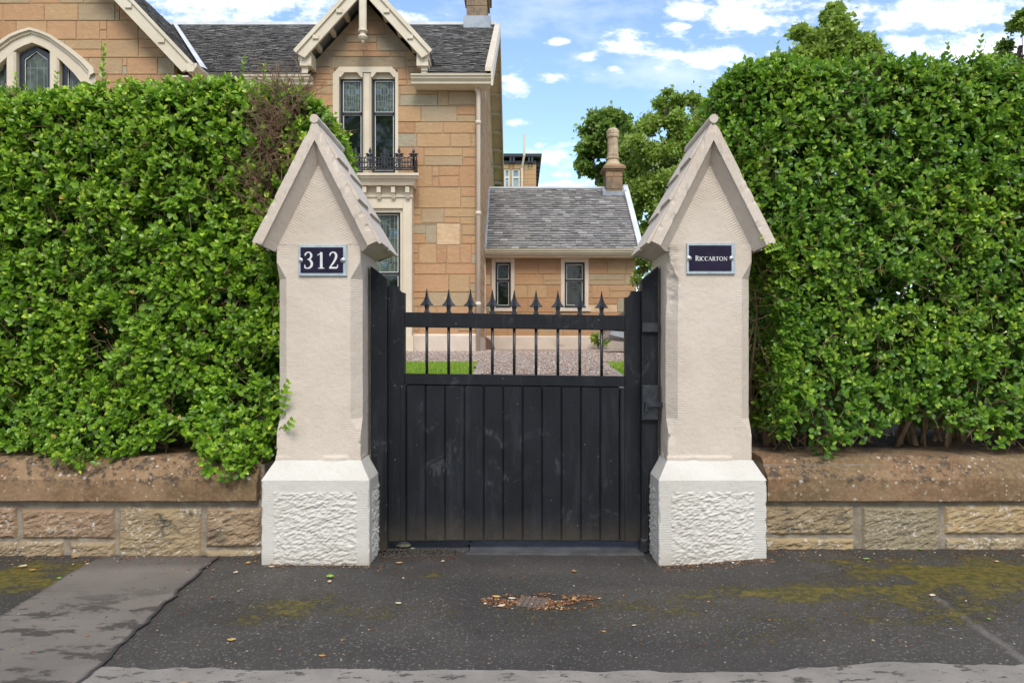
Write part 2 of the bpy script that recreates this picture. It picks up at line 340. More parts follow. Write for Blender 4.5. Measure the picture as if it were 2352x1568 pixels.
def m_kerb():
    n = NT('pale_concrete_kerb'); c = n.mix(n.rng(n.noise(5, 8, .7), .3, .7), (.26, .232, .205), (.19, .17, .15))
    c = n.mix(n.rng(n.noise(11, 8, .7, vec=n.map((1, 2, 1))), .555, .60), c, (.075, .066, .058))
    return n.fin(c, .8, n.bump(n.noise(110, 5), .003))
M['kerb'] = m_kerb()
def m_gravel():
    n = NT('pink_grey_gravel'); v = n.N.new('ShaderNodeTexVoronoi'); v.inputs['Scale'].default_value = 45; n.L.new(n.pos, v.inputs['Vector'])
    s_ = n.N.new('ShaderNodeSeparateColor'); n.L.new(v.outputs['Color'], s_.inputs[0])
    c = n.ramp(s_.outputs[0], [(0, (.20, .14, .11)), (.3, (.34, .25, .20)), (.6, (.41, .32, .27)), (1, (.50, .44, .39))])
    return n.fin(c, .85, n.bump(v.outputs['Distance'], -.03))
M['gravel'] = m_gravel()
M['lawn'] = simple('lawn_green', (.19, .30, .03), (.13, .23, .025), 6, .8, 90, .02)
M['soil'] = simple('leafy_soil', (.12, .075, .045), (.045, .032, .02), 30, .95, 60, .02)
M['asphaltroad'] = simple('road_asphalt', (.06, .058, .056), (.045, .043, .042), 4, .8, 150, .003)
def m_cope():
    n = NT('weathered_red_sandstone')
    c = n.mix(n.rng(n.noise(2.6, 8, .65), .42, .60), (.16, .088, .042), (.235, .145, .078))
    c = n.mix(n.math('MULTIPLY', n.rng(n.noise(1.4, 5), .42, .62), .7), c, (.13, .092, .042))
    blk = n.math('MULTIPLY', n.rng(n.noise(24, 6, .62), .49, .56), n.math('ADD', .22, n.math('MULTIPLY', n.rng(n.noise(3.4, 5), .42, .54), .8)))
    c = n.mix(n.math('MULTIPLY', blk, n.attr('blot')), c, (.060, .042, .028))
    lv = n.N.new('ShaderNodeTexVoronoi'); lv.inputs['Scale'].default_value = 21; n.L.new(n.map((1, 1, 1)), lv.inputs['Vector'])
    ls = n.N.new('ShaderNodeSeparateColor'); n.L.new(lv.outputs['Color'], ls.inputs[0])
    ed = n.math('ADD', lv.outputs['Distance'], n.math('MULTIPLY', n.math('SUBTRACT', n.noise(90, 4), .5), .3))
    li = n.math('MULTIPLY', n.math('MULTIPLY', n.rng(ls.outputs[0], .55, .60), n.rng(ed, .24, .16)), n.rng(n.noise(2.5, 3), .42, .50))
    lv2 = n.N.new('ShaderNodeTexVoronoi'); lv2.inputs['Scale'].default_value = 45; n.L.new(n.pos, lv2.inputs['Vector'])
    l2 = n.N.new('ShaderNodeSeparateColor'); n.L.new(lv2.outputs['Color'], l2.inputs[0])
    li2 = n.math('MULTIPLY', n.math('MULTIPLY', n.rng(l2.outputs[0], .68, .74), n.rng(lv2.outputs['Distance'], .28, .18)), n.rng(n.noise(3.5, 4), .42, .52))
    c = n.mix(n.math('MULTIPLY', n.math('MAXIMUM', li, li2), .85), c, (.42, .40, .35))
    c = n.mix(n.math('MULTIPLY', n.rng(n.noise(45, 6, .75), .48, .6), .45), c, (.29, .20, .12))
    return n.fin(c, .9, n.bump(n.math('ADD', n.noise(24, 8, .65), n.math('MULTIPLY', n.noise(140, 3), .3)), .007))
M['cope'] = m_cope()
def m_rubble():
    n = NT('rough_hewn_sandstone'); a = n.attr('tone')
    c = n.ramp(a, [(0, (.26, .165, .10)), (.3, (.30, .205, .125)), (.6, (.265, .20, .115)), (.8, (.36, .26, .135)), (1, (.22, .19, .125))])
    c = n.mix(n.math('MULTIPLY', n.rng(n.noise(6, 7, .65), .4, .7), .5), c, (.16, .12, .08))
    c = n.mix(n.math('MULTIPLY', n.rng(n.noise(8, 7), .54, .70), n.attr('sooty')), c, (.045, .045, .04))
    c = n.mix(n.math('MULTIPLY', n.rng(n.noise(38, 6, .7), .52, .63), n.rng(n.noise(4.5, 4), .42, .58)), c, (.50, .46, .40))
    c = n.mix(n.attr('mortar'), c, n.mix(n.rng(n.noise(12, 6), .4, .6), (.265, .225, .175), (.185, .155, .12)))
    return n.fin(c, .92, n.bump(n.math('ADD', n.noise(45, 7, .65, vec=n.map((1, 1, 1.5))), n.math('MULTIPLY', n.noise(150, 3), .3)), .006))
M['rubble'] = m_rubble()
# ------------------------------------------------------------------ ground
def pz(x): return .035*sst(.75, 1.35, x)                       # the footway rises a little to the right
def garden(x, y):
    z = np.interp(y, [4.25, 4.5, 5.2, 6, 7, 8, 10, 12, 14, 17.6, 40, 300], [.49, .53, .60, .86, .95, 1.0, 1.08, 1.12, 1.15, 1.21, 1.6, 2.0])
    p = np.interp(y, [4.25, 5.6, 6.4], [-.05, .62, .90]); k = sst(1.02, .80, np.abs(x-.06)); k = k*(y < 6.4)
    return np.where(y < 6.4, z*(1-k)+p*k, z)
def ground():
    m = MB(); xs = np.concatenate([np.linspace(-200, -12, 20), np.linspace(-11, -1.6, 30), np.linspace(-1.5, 1.7, 60), np.linspace(1.8, 12, 30), np.linspace(13, 200, 20)])
    ys = np.concatenate([np.linspace(4.25, 9, 60), np.linspace(9.3, 30, 40), np.linspace(35, 400, 20)])
    A, B = np.meshgrid(xs, ys, indexing='ij'); m.grid(np.stack([A, B, garden(A, B)], -1)); m.build('ground', M['lawn'], kind='structure', smooth=True)
    # road far sheet
    m = MB(); m.box(-300, 300, -300, 2.0, -.30, -.11); m.build('road', M['asphaltroad'], kind='structure')
    # footway
    m = MB(); xs = np.arange(-5.5, 6.0, .02); ys = np.arange(2.30, 4.40, .02); A, B = np.meshgrid(xs, ys, indexing='ij')
    P = np.stack([A, B, A*0], -1); z = pz(A)+.006*(fbm(P*2.2, 4, 3)-.5)+.002*(fbm(P*14, 3, 5)-.5)
    z = z-.012*np.exp(-(((A-.13)/.22)**2+((B-3.33)/.13)**2)**2)    # dip round the little cover
    def blob(px, py, rx, ry, p=1): 
        Y = F*H/(py-VY); return np.exp(-(((A-X(px, Y))/rx)**2+((B-Y)/ry)**2)**p)
    moss = 1.3*blob(40, 1325, .50, .26)+1.1*blob(2310, 1330, .46, .26)+.62*blob(2110, 1345, .34, .22)+.55*blob(2060, 1330, .26, .10)+.5*blob(1910, 1302, .26, .06)+.36*blob(1560, 1385, .5, .20)+.50*blob(1840, 1375, .42, .18)+.42*blob(700, 1385, .30, .16)+.5*blob(1000, 1320, .12, .08)+.42*blob(2180, 1410, .6, .22)+.4*blob(1500, 1310, .2, .08)+.34*blob(1060, 1410, .5, .14)+.30*blob(600, 1420, .4, .14)+.22*blob(1700, 1460, .9, .2)
    moss = np.clip(moss*(-.35+2.5*fbm(P*[7, 10, 1], 5, 11)), 0, 1)
    dark = .75*sst(3.62, 3.95, B)*sst(.3, .6, fbm(P*3, 4, 21))+.9*blob(1245, 1375, .22, .07, 2)+.5*(fbm(P*1.3, 4, 33) > .55)*sst(.5, .6, fbm(P*1.3, 4, 33))
    pale = .8*sst(.022, .010, np.abs(A-(1.868-(3.306-B)*.10)+.018*(fbm(P*9, 4, 9)-.5)))*sst(3.36, 3.1, B); dark = np.maximum(dark, .8*sst(.05, .02, np.abs(A-(1.91-(3.306-B)*.10)+.04*(fbm(P*6, 4, 19)-.5)))*sst(3.5, 3.3, B)*sst(2.75, 3.0, B))
    pale = np.maximum(pale, .30*blob(1250, 1262, .55, .06, 2)+.18*blob(1300, 1310, .5, .1))
    m = MB(); P[..., 2] = z; m.grid(P, moss=moss, dark=np.clip(dark, 0, 1), pale=pale); m.build('pavement', M['pave'], kind='structure', smooth=True)
    m = MB(); m.box(-60, -5.5, 2.30, 4.3, -.2, 0); m.box(5.98, 60, 2.30, 4.3, -.2, .033); m.box(-60, 60, 4.1, 4.26, -.3, -.012); m.build('pavement', M['asphaltroad'], kind='structure')
    # kerb strip, ragged inner edge
    m = MB(); xs = np.arange(-5, 5.5, .02); e = 2.530-.012*xs+.030*(fbm(np.stack([xs*7, xs*0, xs*0], -1), 5, 2)-.5)*2
    T = np.linspace(0, 1, 4); A = np.repeat(xs[:, None], 4, 1); B = 1.98+(e[:, None]-1.98)*T
    m.grid(np.stack([A, B, pz(A)+.008+.001*T*0-.004*(T > .99)], -1)); m.box(-60, 60, 1.98, 2.31, -.2, -.02); m.build('kerb', M['kerb'], kind='structure')
    # reinstated smooth strip on the left
    L0 = [(190, 1302), (0, 1418), (-420, 1700)]; R0 = [(492, 1289), (190, 1568), (60, 1700)]
    def g(p): Y = F*H/(p[1]-VY); return np.array([X(p[0], Y), Y])
    t = np.linspace(0, 1, 90); 
    def path(pp):
        q = np.array([g(p) for p in pp]); s_ = np.concatenate([[0], np.cumsum(np.linalg.norm(np.diff(q, axis=0), axis=1))]); s_ /= s_[-1]
        return np.stack([np.interp(t, s_, q[:, 0]), np.interp(t, s_, q[:, 1])], -1)
    a, b = path(L0), path(R0); a[:, 0] += .025*(fbm(np.stack([t*14, t*0, t*0], -1), 3, 4)-.5); b[:, 0] += .04*(fbm(np.stack([t*22, t*0, t*0], -1), 4, 8)-.5)
    u = np.linspace(0, 1, 60)[None, :, None]; Q = a[:, None]*(1-u)+b[:, None]*u
    Q[0, :, 1] = 3.94
    w = np.ones(Q.shape[:2]); ed = np.maximum(sst(.965, .985, u[..., 0]+t[:, None]*0+.02*(fbm(np.stack([t[:, None]*30+u[..., 0]*0, u[..., 0]*3+t[:, None]*0, t[:, None]*0*u[..., 0]], -1), 3, 6)-.5)), .55*sst(.03, .0, u[..., 0]+t[:, None]*0))
    ed = np.maximum(ed, .6*sst(3.66, 3.86, Q[..., 1]))
    Z_ = .0085+0*Q[..., 0]; wear = sst(.15, .45, t)[:, None]*np.ones((1, 60))
    m = MB(); m.grid(np.concatenate([Q, Z_[..., None]], -1)[::-1], edge=ed[::-1], wear=wear[::-1]); m.build('path_patch', M['patch'], kind='structure')
    # driveway
    m = MB(); ys = np.concatenate([np.linspace(4.27, 8.0, 60), np.linspace(8.03, 8.5, 10), np.linspace(8.7, 18, 40)])
    def lim(y):
        l = np.where(y < 8.05, -.42-.22*sst(7.2, 8.05, y)-.0*y, -14); r = np.where(y < 8.05, .95+.18*sst(7.4, 8.05, y), 12); return l, r
    l, r = lim(ys); T = np.linspace(0, 1, 80); A = l[:, None]+(r-l)[:, None]*T; B = np.repeat(ys[:, None], 80, 1)
    P = np.stack([A, B, garden(A, B)+.012], -1); P[..., 2] += .01*fbm(P*[9, 9, 0], 3, 4)
    m.grid(P[:, ::-1]); m.build('driveway', M['gravel'], kind='structure', smooth=True)
    m = MB()
    for x0, x1 in ((-5.2, -1.0), (1.12, 5.5)):
        xs = np.arange(x0, x1, .05); ys = np.arange(4.30, 5.6, .05); A, B = np.meshgrid(xs, ys, indexing='ij'); P = np.stack([A, B, A*0], -1)
        P[..., 2] = garden(A, B)+.006+.03*fbm(P*9, 3, 3); m.grid(P)
    m.build('soil_bed', M['soil'], kind='structure')
    # loose pebbles on the drive and blades on the lawn
    n = 9000; y = 6.6+rng.random(n)**1.6*8.5; x = -2.4+rng.random(n)*4.6; k = (y > 8.1) | ((x > -.35) & (x < .9)); x, y = x[k], y[k]
    c = np.stack([x, y, garden(x, y)+.022], -1); chips('gravel_stones', c, .007+.010*rng.random(len(c)), M['pebble'], flat=.7, kind='stuff')
    n = 26000; x = np.concatenate([-2.6+rng.random(n)*2.15, .98+rng.random(n)*2.2]); y = np.concatenate([6.5+rng.random(n)*1.6]*2)
    b = np.stack([x, y, garden(x, y)], -1); d = rng.normal(0, .35, (2*n, 3)); d[:, 2] = 1; d /= np.linalg.norm(d, axis=1)[:, None]
    leaf_mesh('grass', b, d, rng.normal(0, 1, (2*n, 3)), .024+.02*rng.random(2*n), .12, rng.random(2*n), M['grassblade'], None, simple_=True, kind='stuff')
def chips(name, c, r, mat, flat=.3, rnd=None, **tg):            # tiny irregular pebbles / crumbs: squashed octahedra
    n = len(c); r = np.broadcast_to(r, (n,)); base = np.array([(1, 0, 0), (0, 1, 0), (-1, 0, 0), (0, -1, 0), (0, 0, 1), (0, 0, -1)], float)
    V = base[None]*r[:, None, None]*(.55+.9*rng.random((n, 6, 1))); a = rng.random(n)*2*pi; ca, sa = np.cos(a), np.sin(a)
    x = V[..., 0]*ca[:, None]-V[..., 1]*sa[:, None]; y = V[..., 0]*sa[:, None]+V[..., 1]*ca[:, None]
    V = np.stack([x, y, V[..., 2]*flat], -1)+c[:, None]
    f = np.array([(0, 1, 4), (1, 2, 4), (2, 3, 4), (3, 0, 4), (1, 0, 5), (2, 1, 5), (3, 2, 5), (0, 3, 5)])
    fc = (f[None]+(np.arange(n)*6)[:, None, None]).reshape(-1, 3)
    return mesh_obj(name, V.reshape(-1, 3), fc, mat, None, attrs={'rnd': np.repeat(rng.random(n) if rnd is None else rnd, 6)}, **tg)
LU = np.array([0, .30, .30, .30, .68, .68, .68, 1.0]); LVv = np.array([0, -1, 0, 1, -.82, 0, .82, 0]); LWz = np.array([0, .22, 0, .22, .12, -.06, .12, -.12])
LF = np.array([(0, 2, 1, 1), (0, 3, 2, 2), (1, 2, 5, 4), (2, 3, 6, 5), (4, 5, 7, 7), (5, 6, 7, 7)])
def leaf_mesh(name, base, d, nrm, length, wid, rnd, mat, parent, simple_=False, off=None, **tg):
    n = len(base); d = d/(np.linalg.norm(d, axis=1)[:, None]+1e-9); s = np.cross(nrm, d); s /= np.linalg.norm(s, axis=1)[:, None]+1e-9; nn = np.cross(d, s)
    L = np.broadcast_to(np.asarray(length, float), (n,))[:, None, None]; wv = np.broadcast_to(np.asarray(wid, float), (n,))[:, None, None]
    if simple_:
        U, V_, Wz = np.array([0, .45, 1, .45]), np.array([0, -1, 0, 1]), np.array([0, .1, -.05, .1]); fc = np.array([(0, 1, 2, 3)])
    else:
        U, V_, Wz = LU, LVv, LWz; fc = LF
    P = base[:, None]+d[:, None]*L*U[None, :, None]+s[:, None]*L*wv*V_[None, :, None]+nn[:, None]*L*wv*Wz[None, :, None]*1.3
    if off is None: off = wloc(parent)
    k = len(U)
    if simple_: F_ = (fc[None]+(np.arange(n)*k)[:, None, None]).reshape(-1, 4); return mesh_obj(name, P.reshape(-1, 3)-off, F_, mat, parent, attrs={'rnd': np.repeat(rnd, k)}, **tg)
    q = np.array([(1, 2, 5, 4), (2, 3, 6, 5)]); t3 = np.array([(0, 2, 1), (0, 3, 2), (4, 5, 7), (5, 6, 7)])
    o = (np.arange(n)*k)[:, None, None]; Q = (q[None]+o).reshape(-1, 4); T3 = (t3[None]+o).reshape(-1, 3)
    me = bpy.data.meshes.new(name); me.vertices.add(n*k); me.vertices.foreach_set('co', (P.reshape(-1, 3)-off).astype(np.float32).ravel())
    me.loops.add(Q.size+T3.size); me.loops.foreach_set('vertex_index', np.concatenate([Q.ravel(), T3.ravel()]).astype(np.int32))
    me.polygons.add(len(Q)+len(T3)); me.polygons.foreach_set('loop_start', np.concatenate([np.arange(len(Q))*4, len(Q)*4+np.arange(len(T3))*3]).astype(np.int32)); me.update(calc_edges=True)
    me.polygons.foreach_set('use_smooth', np.ones(len(me.polygons), bool))
    a = me.attributes.new('rnd', 'FLOAT', 'POINT'); a.data.foreach_set('value', np.repeat(rnd, k).astype(np.float32)); me.materials.append(mat); me.update()
    o_ = bpy.data.objects.new(name, me); COL.objects.link(o_)
    if parent is not None: o_.parent = parent
    return tag(o_, **tg)
def m_pebble():
    n = NT('pebble'); return n.fin(n.ramp(n.attr('rnd'), [(0, (.24, .16, .12)), (.4, (.37, .27, .215)), (.7, (.43, .34, .29)), (1, (.50, .44, .39))]), .8)
M['pebble'] = m_pebble(); M['grassblade'] = m_leaf('grass_blade', [(0, (.17, .29, .025)), (.6, (.27, .41, .04)), (1, (.42, .52, .09))], .5, .4, (.35, .6, .05))
ground()
# ------------------------------------------------------------------ gate pillars
def ring_col(m, cx, cy, lev, nk, disp, front_only=None, dmg=None):
    """lofted column: lev = [(z, half_width, chamfer)], square section with chamfered corners; returns in m with tool/stroke attributes"""
    rows = []; tool = []; stro = []
    for (z, hw, c) in lev:
        c = max(c, .004); p = [(-hw+c, -hw), (hw-c, -hw), (hw, -hw+c), (hw, hw-c), (hw-c, hw), (-hw+c, hw), (-hw, hw-c), (-hw, -hw+c)]
        row = []; tl = []
        for i in range(8):
            a, b = p[i], p[(i+1) % 8]; k = nk[i]
            for j in range(k):
                t = j/k; row.append((a[0]*(1-t)+b[0]*t, a[1]*(1-t)+b[1]*t, z))
                if i % 2: tl.append(.8 if c > .01 else .4)
                else:
                    e = min(t, 1-t)*2*hw; tl.append(float(sst(.07, .055, e)))
        rows.append(row); tool.append(tl); stro.append([z]*len(row))
    P = np.array(rows); n = P.shape[1]
    N_ = P.copy(); N_[..., 2] = 0; N_ = N_/np.linalg.norm(N_, axis=-1, keepdims=True)
    W_ = P+[cx, cy, 0]
    dd = disp(W_, P); P = W_+N_*dd[..., None]
    P = np.concatenate([P, P[:, :1]], 1); T = np.array(tool); T = np.concatenate([T, T[:, :1]], 1); S_ = np.array(stro); S_ = np.concatenate([S_, S_[:, :1]], 1)
    m.grid(P[:, :], tool=T, stroke=S_)
def gate_pillar(name, pxl, zb, sgn, label):
    """sgn=+1: the gate is on its right"""
    cx = X(pxl, 3.8)+.286; seed = 3 if sgn > 0 else 17
    hb, hs = .286, .226; cyb = 3.8+hb; cys = 3.86+hs
    root = thing(name, (cx, cyb, 0), label, 'gate pillar')
    # base: rough pecked block with tooled margins and a weathered slope
    zt = Z(1103, 3.8); z1 = Z(1056, 3.86); m = MB()
    def dispb(W_, P):
        x, y, z = P[..., 0], P[..., 1], P[..., 2]
        fr = np.minimum(hb-np.abs(x), hb-np.abs(y)); mx = np.minimum(np.abs(x), np.abs(y))       # distance of a face point to the nearer vertical arris
        e = hb-mx
        panel = sst(.062, .075, e)*sst(zt-.058, zt-.07, z)
        q = np.stack([W_[..., 0]*1.0+W_[..., 1]+z*.55, z*1.5-W_[..., 0]*.5, W_[..., 1]*.2], -1)
        rough = (fbm(q*[42, 60, 42], 2, seed)-.5)*.015+(vn(q*[85, 120, 60], seed+4)-.5)*.0055
        groov = .0005*np.sin(z*2*pi/.016+2*vn(W_*9, seed))*sst(.062, .05, e)
        chip = -.008*sst(.014, .0, e)*sst(.5, .9, fbm(W_*[16, 16, 22], 3, seed+9)+.12)
        return panel*(rough+.002)+groov*(z < 0)+chip+.003*(fbm(W_*12, 3, seed)-.5)
    lev = [(zb-.05+(zt-zb+.05)*i/95, hb, .004) for i in range(96)]
    ring_col(m, cx, cyb, lev, [110, 1, 60, 1, 12, 1, 60, 1], dispb); m.build('pillar_base', M['white'], root, smooth=False)
    # sloped top of the base
    m = MB(); rows = []
    for i in range(9):
        t = i/8; hw = hb+(hs+.003-hb)*t; cy = cyb+(cys-cyb)*t; z = zt+(z1-zt)*t+(.0 if i else -.001)
        rows.append((hw, cy, z))
    Pp = []
    for hw, cy, z in rows:
        q = [(-1, -1), (1, -1), (1, 1), (-1, 1)]; r = []
        for i in range(4):
            a, b = q[i], q[(i+1) % 4]
            for j in range(30): t = j/30; r.append((cx+hw*(a[0]*(1-t)+b[0]*t), cy+hw*(a[1]*(1-t)+b[1]*t), z))
        r.append(r[0]); Pp.append(r)
    Pp = np.array(Pp); Pp += (.004*(fbm(Pp*16, 3, seed+3)-.5))[..., None]; m.grid(Pp, tool=np.zeros(Pp.shape[:2]), stroke=np.zeros(Pp.shape[:2]))
    m.build('weathered_slope', M['white'], root)
    # shaft
    zn = 1.705; zc0, zc1 = Z(1000, 3.86), Z(962, 3.86); zc2, zc3 = Z(640, 3.86), Z(600, 3.86); m = MB(); lev = []
    for i in range(190):
        z = z1-.004+(zn-z1+.004)*i/189
        c = .054*float(np.clip((z-zc0)/(zc1-zc0), 0, 1))*float(np.clip((zc3-z)/(zc3-zc2), 0, 1)) if z < zc3 else 0
        if z > zc2 and z < zc3: c = .054*max(0, (zc3-z)/(zc3-zc2))
        lev.append((z, hs, c))
    def disps(W_, P):
        x, y, z = P[..., 0], P[..., 1], P[..., 2]; e = hs-np.minimum(np.abs(x), np.abs(y))
        d = .0035*(fbm(W_*[7, 7, 7], 4, seed)-.5)+.0002*np.sin(z*2*pi/.0125+2*vn(W_*8, seed))*sst(.07, .05, e)*sst(.3, .6, vn(W_*6, seed+2))
        d = d-.008*sst(.02, 0, e)*sst(.62, .85, vn(W_*[25, 25, 30], seed+5))
        if sgn < 0:   # the broken arris of the right-hand pillar, below the cap on the gate side
            k = np.exp(-((x+hs)/.05)**2-((y+hs)/.06)**2)*sst(1.30, 1.40, z)*sst(1.71, 1.66, z); d = d-k*(.006+.026*fbm(W_*22, 4, 9))
            k2 = np.exp(-((x+hs)/.04)**2-((y+hs)/.06)**2)*sst(.62, .66, z)*sst(.86, .75, z); d = d-k2*.02*fbm(W_*14, 3, 19)
        # flaking ledge just above the base
        d = d+.006*sst(z1+.03, z1+.01, z)*sst(.45, .6, vn(W_*[16, 16, 5], seed+7))
        return d
    ring_col(m, cx, cys, lev, [70, 8, 50, 8, 12, 8, 50, 8], disps); m.build('pillar_shaft', M['cream'], root, smooth=False)
    # cap: gabled stone with bargeboard-like verges front and back
    Yf, Yb = 3.782, 4.35; zA = 2.358; hw = .326; zE = 1.711; sl_ = (zA-zE)/hw; q = sqrt(1+sl_*sl_)
    cap = MB(); d1, d2 = .052, .104
    def pt(s, t, d):                          # side s, t 0 apex..1 eave, perpendicular depth d
        A = np.array([0, zA-d*q]); E = np.array([hw, zE])+np.array([-sl_, -1])/q*d; p = A*(1-t)+E*t; return np.array([s*p[0], p[1]])
    n = 70; T = np.linspace(0, 1, n)
    for s in (-1, 1):
        for (ya, yb_, front) in ((Yf, 3.87, 1), (Yb, 4.29, 0)):
            prof = [(0, yb_), (0, ya), (.5, ya), (1.0, ya), (1.0, ya+(.018 if front else -.018)), (1.06, ya+(.02 if front else -.02)), (1.9, 3.862 if front else 4.308)]
            P = np.zeros((n, len(prof), 3))
            for j, (k, y) in enumerate(prof):
                for i, t in enumerate(T):
                    a = pt(s, t, k*d1 if k <= 1 else d1+(k-1)/.9*(d2-d1)); P[i, j] = (cx+a[0], y, a[1])
            w = P.reshape(-1, 3); ch = sst(.55, .8, vn(w*[28, 28, 28], seed+13)).reshape(n, -1)
            jn = (fbm(w*24, 3, seed+1).reshape(n, -1)-.5)*.004
            for j in (0, 1, 3, 4):
                k = ch[:, j]*(.008 if j == 1 else .005); P[:, j, 1] += k*(1 if front else -1); P[:, j, 2] -= k*.5*(1 if j < 2 else -1)
            P[..., 1] += jn*.5; P[1:-1, :, 2] += jn[1:-1]
            if s*(1 if front else -1) > 0: P = P[:, ::-1]
            tl = np.zeros(P.shape[:2])
            cap.grid(P, tool=tl, stroke=tl)
            # end cut of the verge
            e = [P[-1, j] for j in range(len(prof))]; cap.add(e, [tuple(range(len(e)))], tool=0, stroke=0)
    # core under the roof
    E1 = pt(1, 1, d1); E0 = pt(1, 1, .002); A0 = zA-.002*q
    cap.prism([(cx-E0[0], E0[1]), (cx-E1[0], E1[1]), (cx-hs-.004, zn-.035), (cx+hs+.004, zn-.035), (cx+E1[0], E1[1]), (cx+E0[0], E0[1]), (cx, A0)], 3.872, 4.285, tool=0, stroke=0)
    cap.build('pillar_cap', M['cream'], root)
    # tympanum, tooled like a herringbone towards the verges
    m = MB(); nz, nx = 110, 110; zb_ = zn-.002; za = zA-d2*q+.012; P = np.zeros((nz, nx, 3))
    for i in range(nz):
        z = zb_+(za-zb_)*i/(nz-1); h_ = max((za-z)/sl_, .001) if z > zn else hs; h_ = min(h_, hs+.014); P[i, :, 0] = cx+np.linspace(-h_, h_, nx); P[i, :, 2] = z
    P[..., 1] = 3.860+.0035*(fbm(P*[9, 9, 9], 4, seed+6)-.5)
    ax = np.abs(P[..., 0]-cx); dv = (za-(P[..., 2]+ax*sl_))/q
    st = -ax*.45+P[..., 2]*.89; tl = sst(.085, .03, dv)*(.6+.4*vn(P*[4, 4, 4], seed)); P[..., 1] += -.0009*np.sin(st*2*pi/.0135+2*vn(P*20, 3))*tl
    m.grid(P, tool=tl, stroke=st); m.build('gable_face', M['cream'], root)
    # lapped stone slabs on both slopes and a ridge roll
    for s in (-1, 1):
        L_ = sqrt(hw*hw+(zA-zE)**2)
        for k, (y0, y1, offs) in enumerate(((Yf+.050, Yf+.27, .0), (Yf+.275, Yb, .05))):
            m = MB(); cuts = [0.03, .30+offs, .64+offs, 1.012 if k else 1.0]
            for a, b in zip(cuts[:-1], cuts[1:]):
                nn = 10; rows = []
                for (u, w0) in ((a, .001), (b+.012, .017), (b+.012, .001), (a, -.004)):
                    A = np.array([0, zA]); E = np.array([hw, zE]); p = A+(E-A)*u; nv = np.array([sl_, 1])/q*w0; p = p+nv
                    rows.append([(cx+s*p[0], y0+(y1-y0)*t, p[1]+.003*(random.random()-.5)) for t in np.linspace(0, 1, nn)])
                rows.append(rows[0]); P = np.array(rows)
                if s < 0: P = P[::-1]
                m.grid(P, tool=np.zeros(P.shape[:2]), stroke=np.zeros(P.shape[:2]))
                for c_ in (0, -1): m.add(P[:4, c_], [(0, 1, 2, 3)], tool=0, stroke=0)
            m.build('roof_slab', M['cream'], root)
    m = MB(); ys = np.linspace(Yf-.004, Yb+.004, 16); P = np.zeros((16, 14, 3))
    for i, y in enumerate(ys):
        for j in range(14):
            a = 2*pi*j/13; P[i, j] = (cx+.0235*cos(a), y, zA-.004+.0235*sin(a))
    P += ((fbm(P*30, 3, seed)-.5)*.006)[..., None]*np.array([1, 0, 1])
    m.grid(P, tool=np.zeros((16, 14)), stroke=np.zeros((16, 14))); m.add(P[0, :13], [tuple(range(13))], tool=0, stroke=0); m.add(P[-1, :13], [tuple(range(12, -1, -1))], tool=0, stroke=0)
    m.build('ridge_roll', M['cream'], root, smooth=True)
    return root
gate_pillar('gate_pillar', 600, 0, 1, 'cream stone pillar with gabled cap carrying the plate reading 312')
gate_pillar('gate_pillar', 1513, .0, -1, 'cream stone pillar with gabled cap carrying the plate reading RICCARTON')
# ------------------------------------------------------------------ lettering
def ribbon(m, pts, y, sm=True):
    p = np.array(pts, float)
    if sm and len(p) > 2:      # Catmull-Rom
        q = []; e = np.vstack([2*p[0]-p[1], p, 2*p[-1]-p[-2]])
        for i in range(1, len(e)-2):
            for t in np.linspace(0, 1, 7, endpoint=False):
                a, b, c, d = e[i-1:i+3]; q.append(.5*((2*b)+(-a+c)*t+(2*a-5*b+4*c-d)*t*t+(-a+3*b-3*c+d)*t**3))
        q.append(p[-1]); p = np.array(q)
    V = []
    for i in range(len(p)):
        d = p[min(i+1, len(p)-1), :2]-p[max(i-1, 0), :2]; d /= np.linalg.norm(d)+1e-9; n = np.array([-d[1], d[0]])*p[i, 2]/2
        V += [(p[i, 0]+n[0], y, p[i, 1]+n[1]), (p[i, 0]-n[0], y, p[i, 1]-n[1])]
    m.add(V, [(2*i, 2*i+1, 2*i+3, 2*i+2) for i in range(len(p)-1)])
def arc(cx, cz, rx, rz, a0, a1, wf, n=14):
    return [(cx+rx*cos(R(a)), cz+rz*sin(R(a)), wf(R(a))) for a in np.linspace(a0, a1, n)]
thick = lambda a: .05+.10*abs(cos(a))**1.3
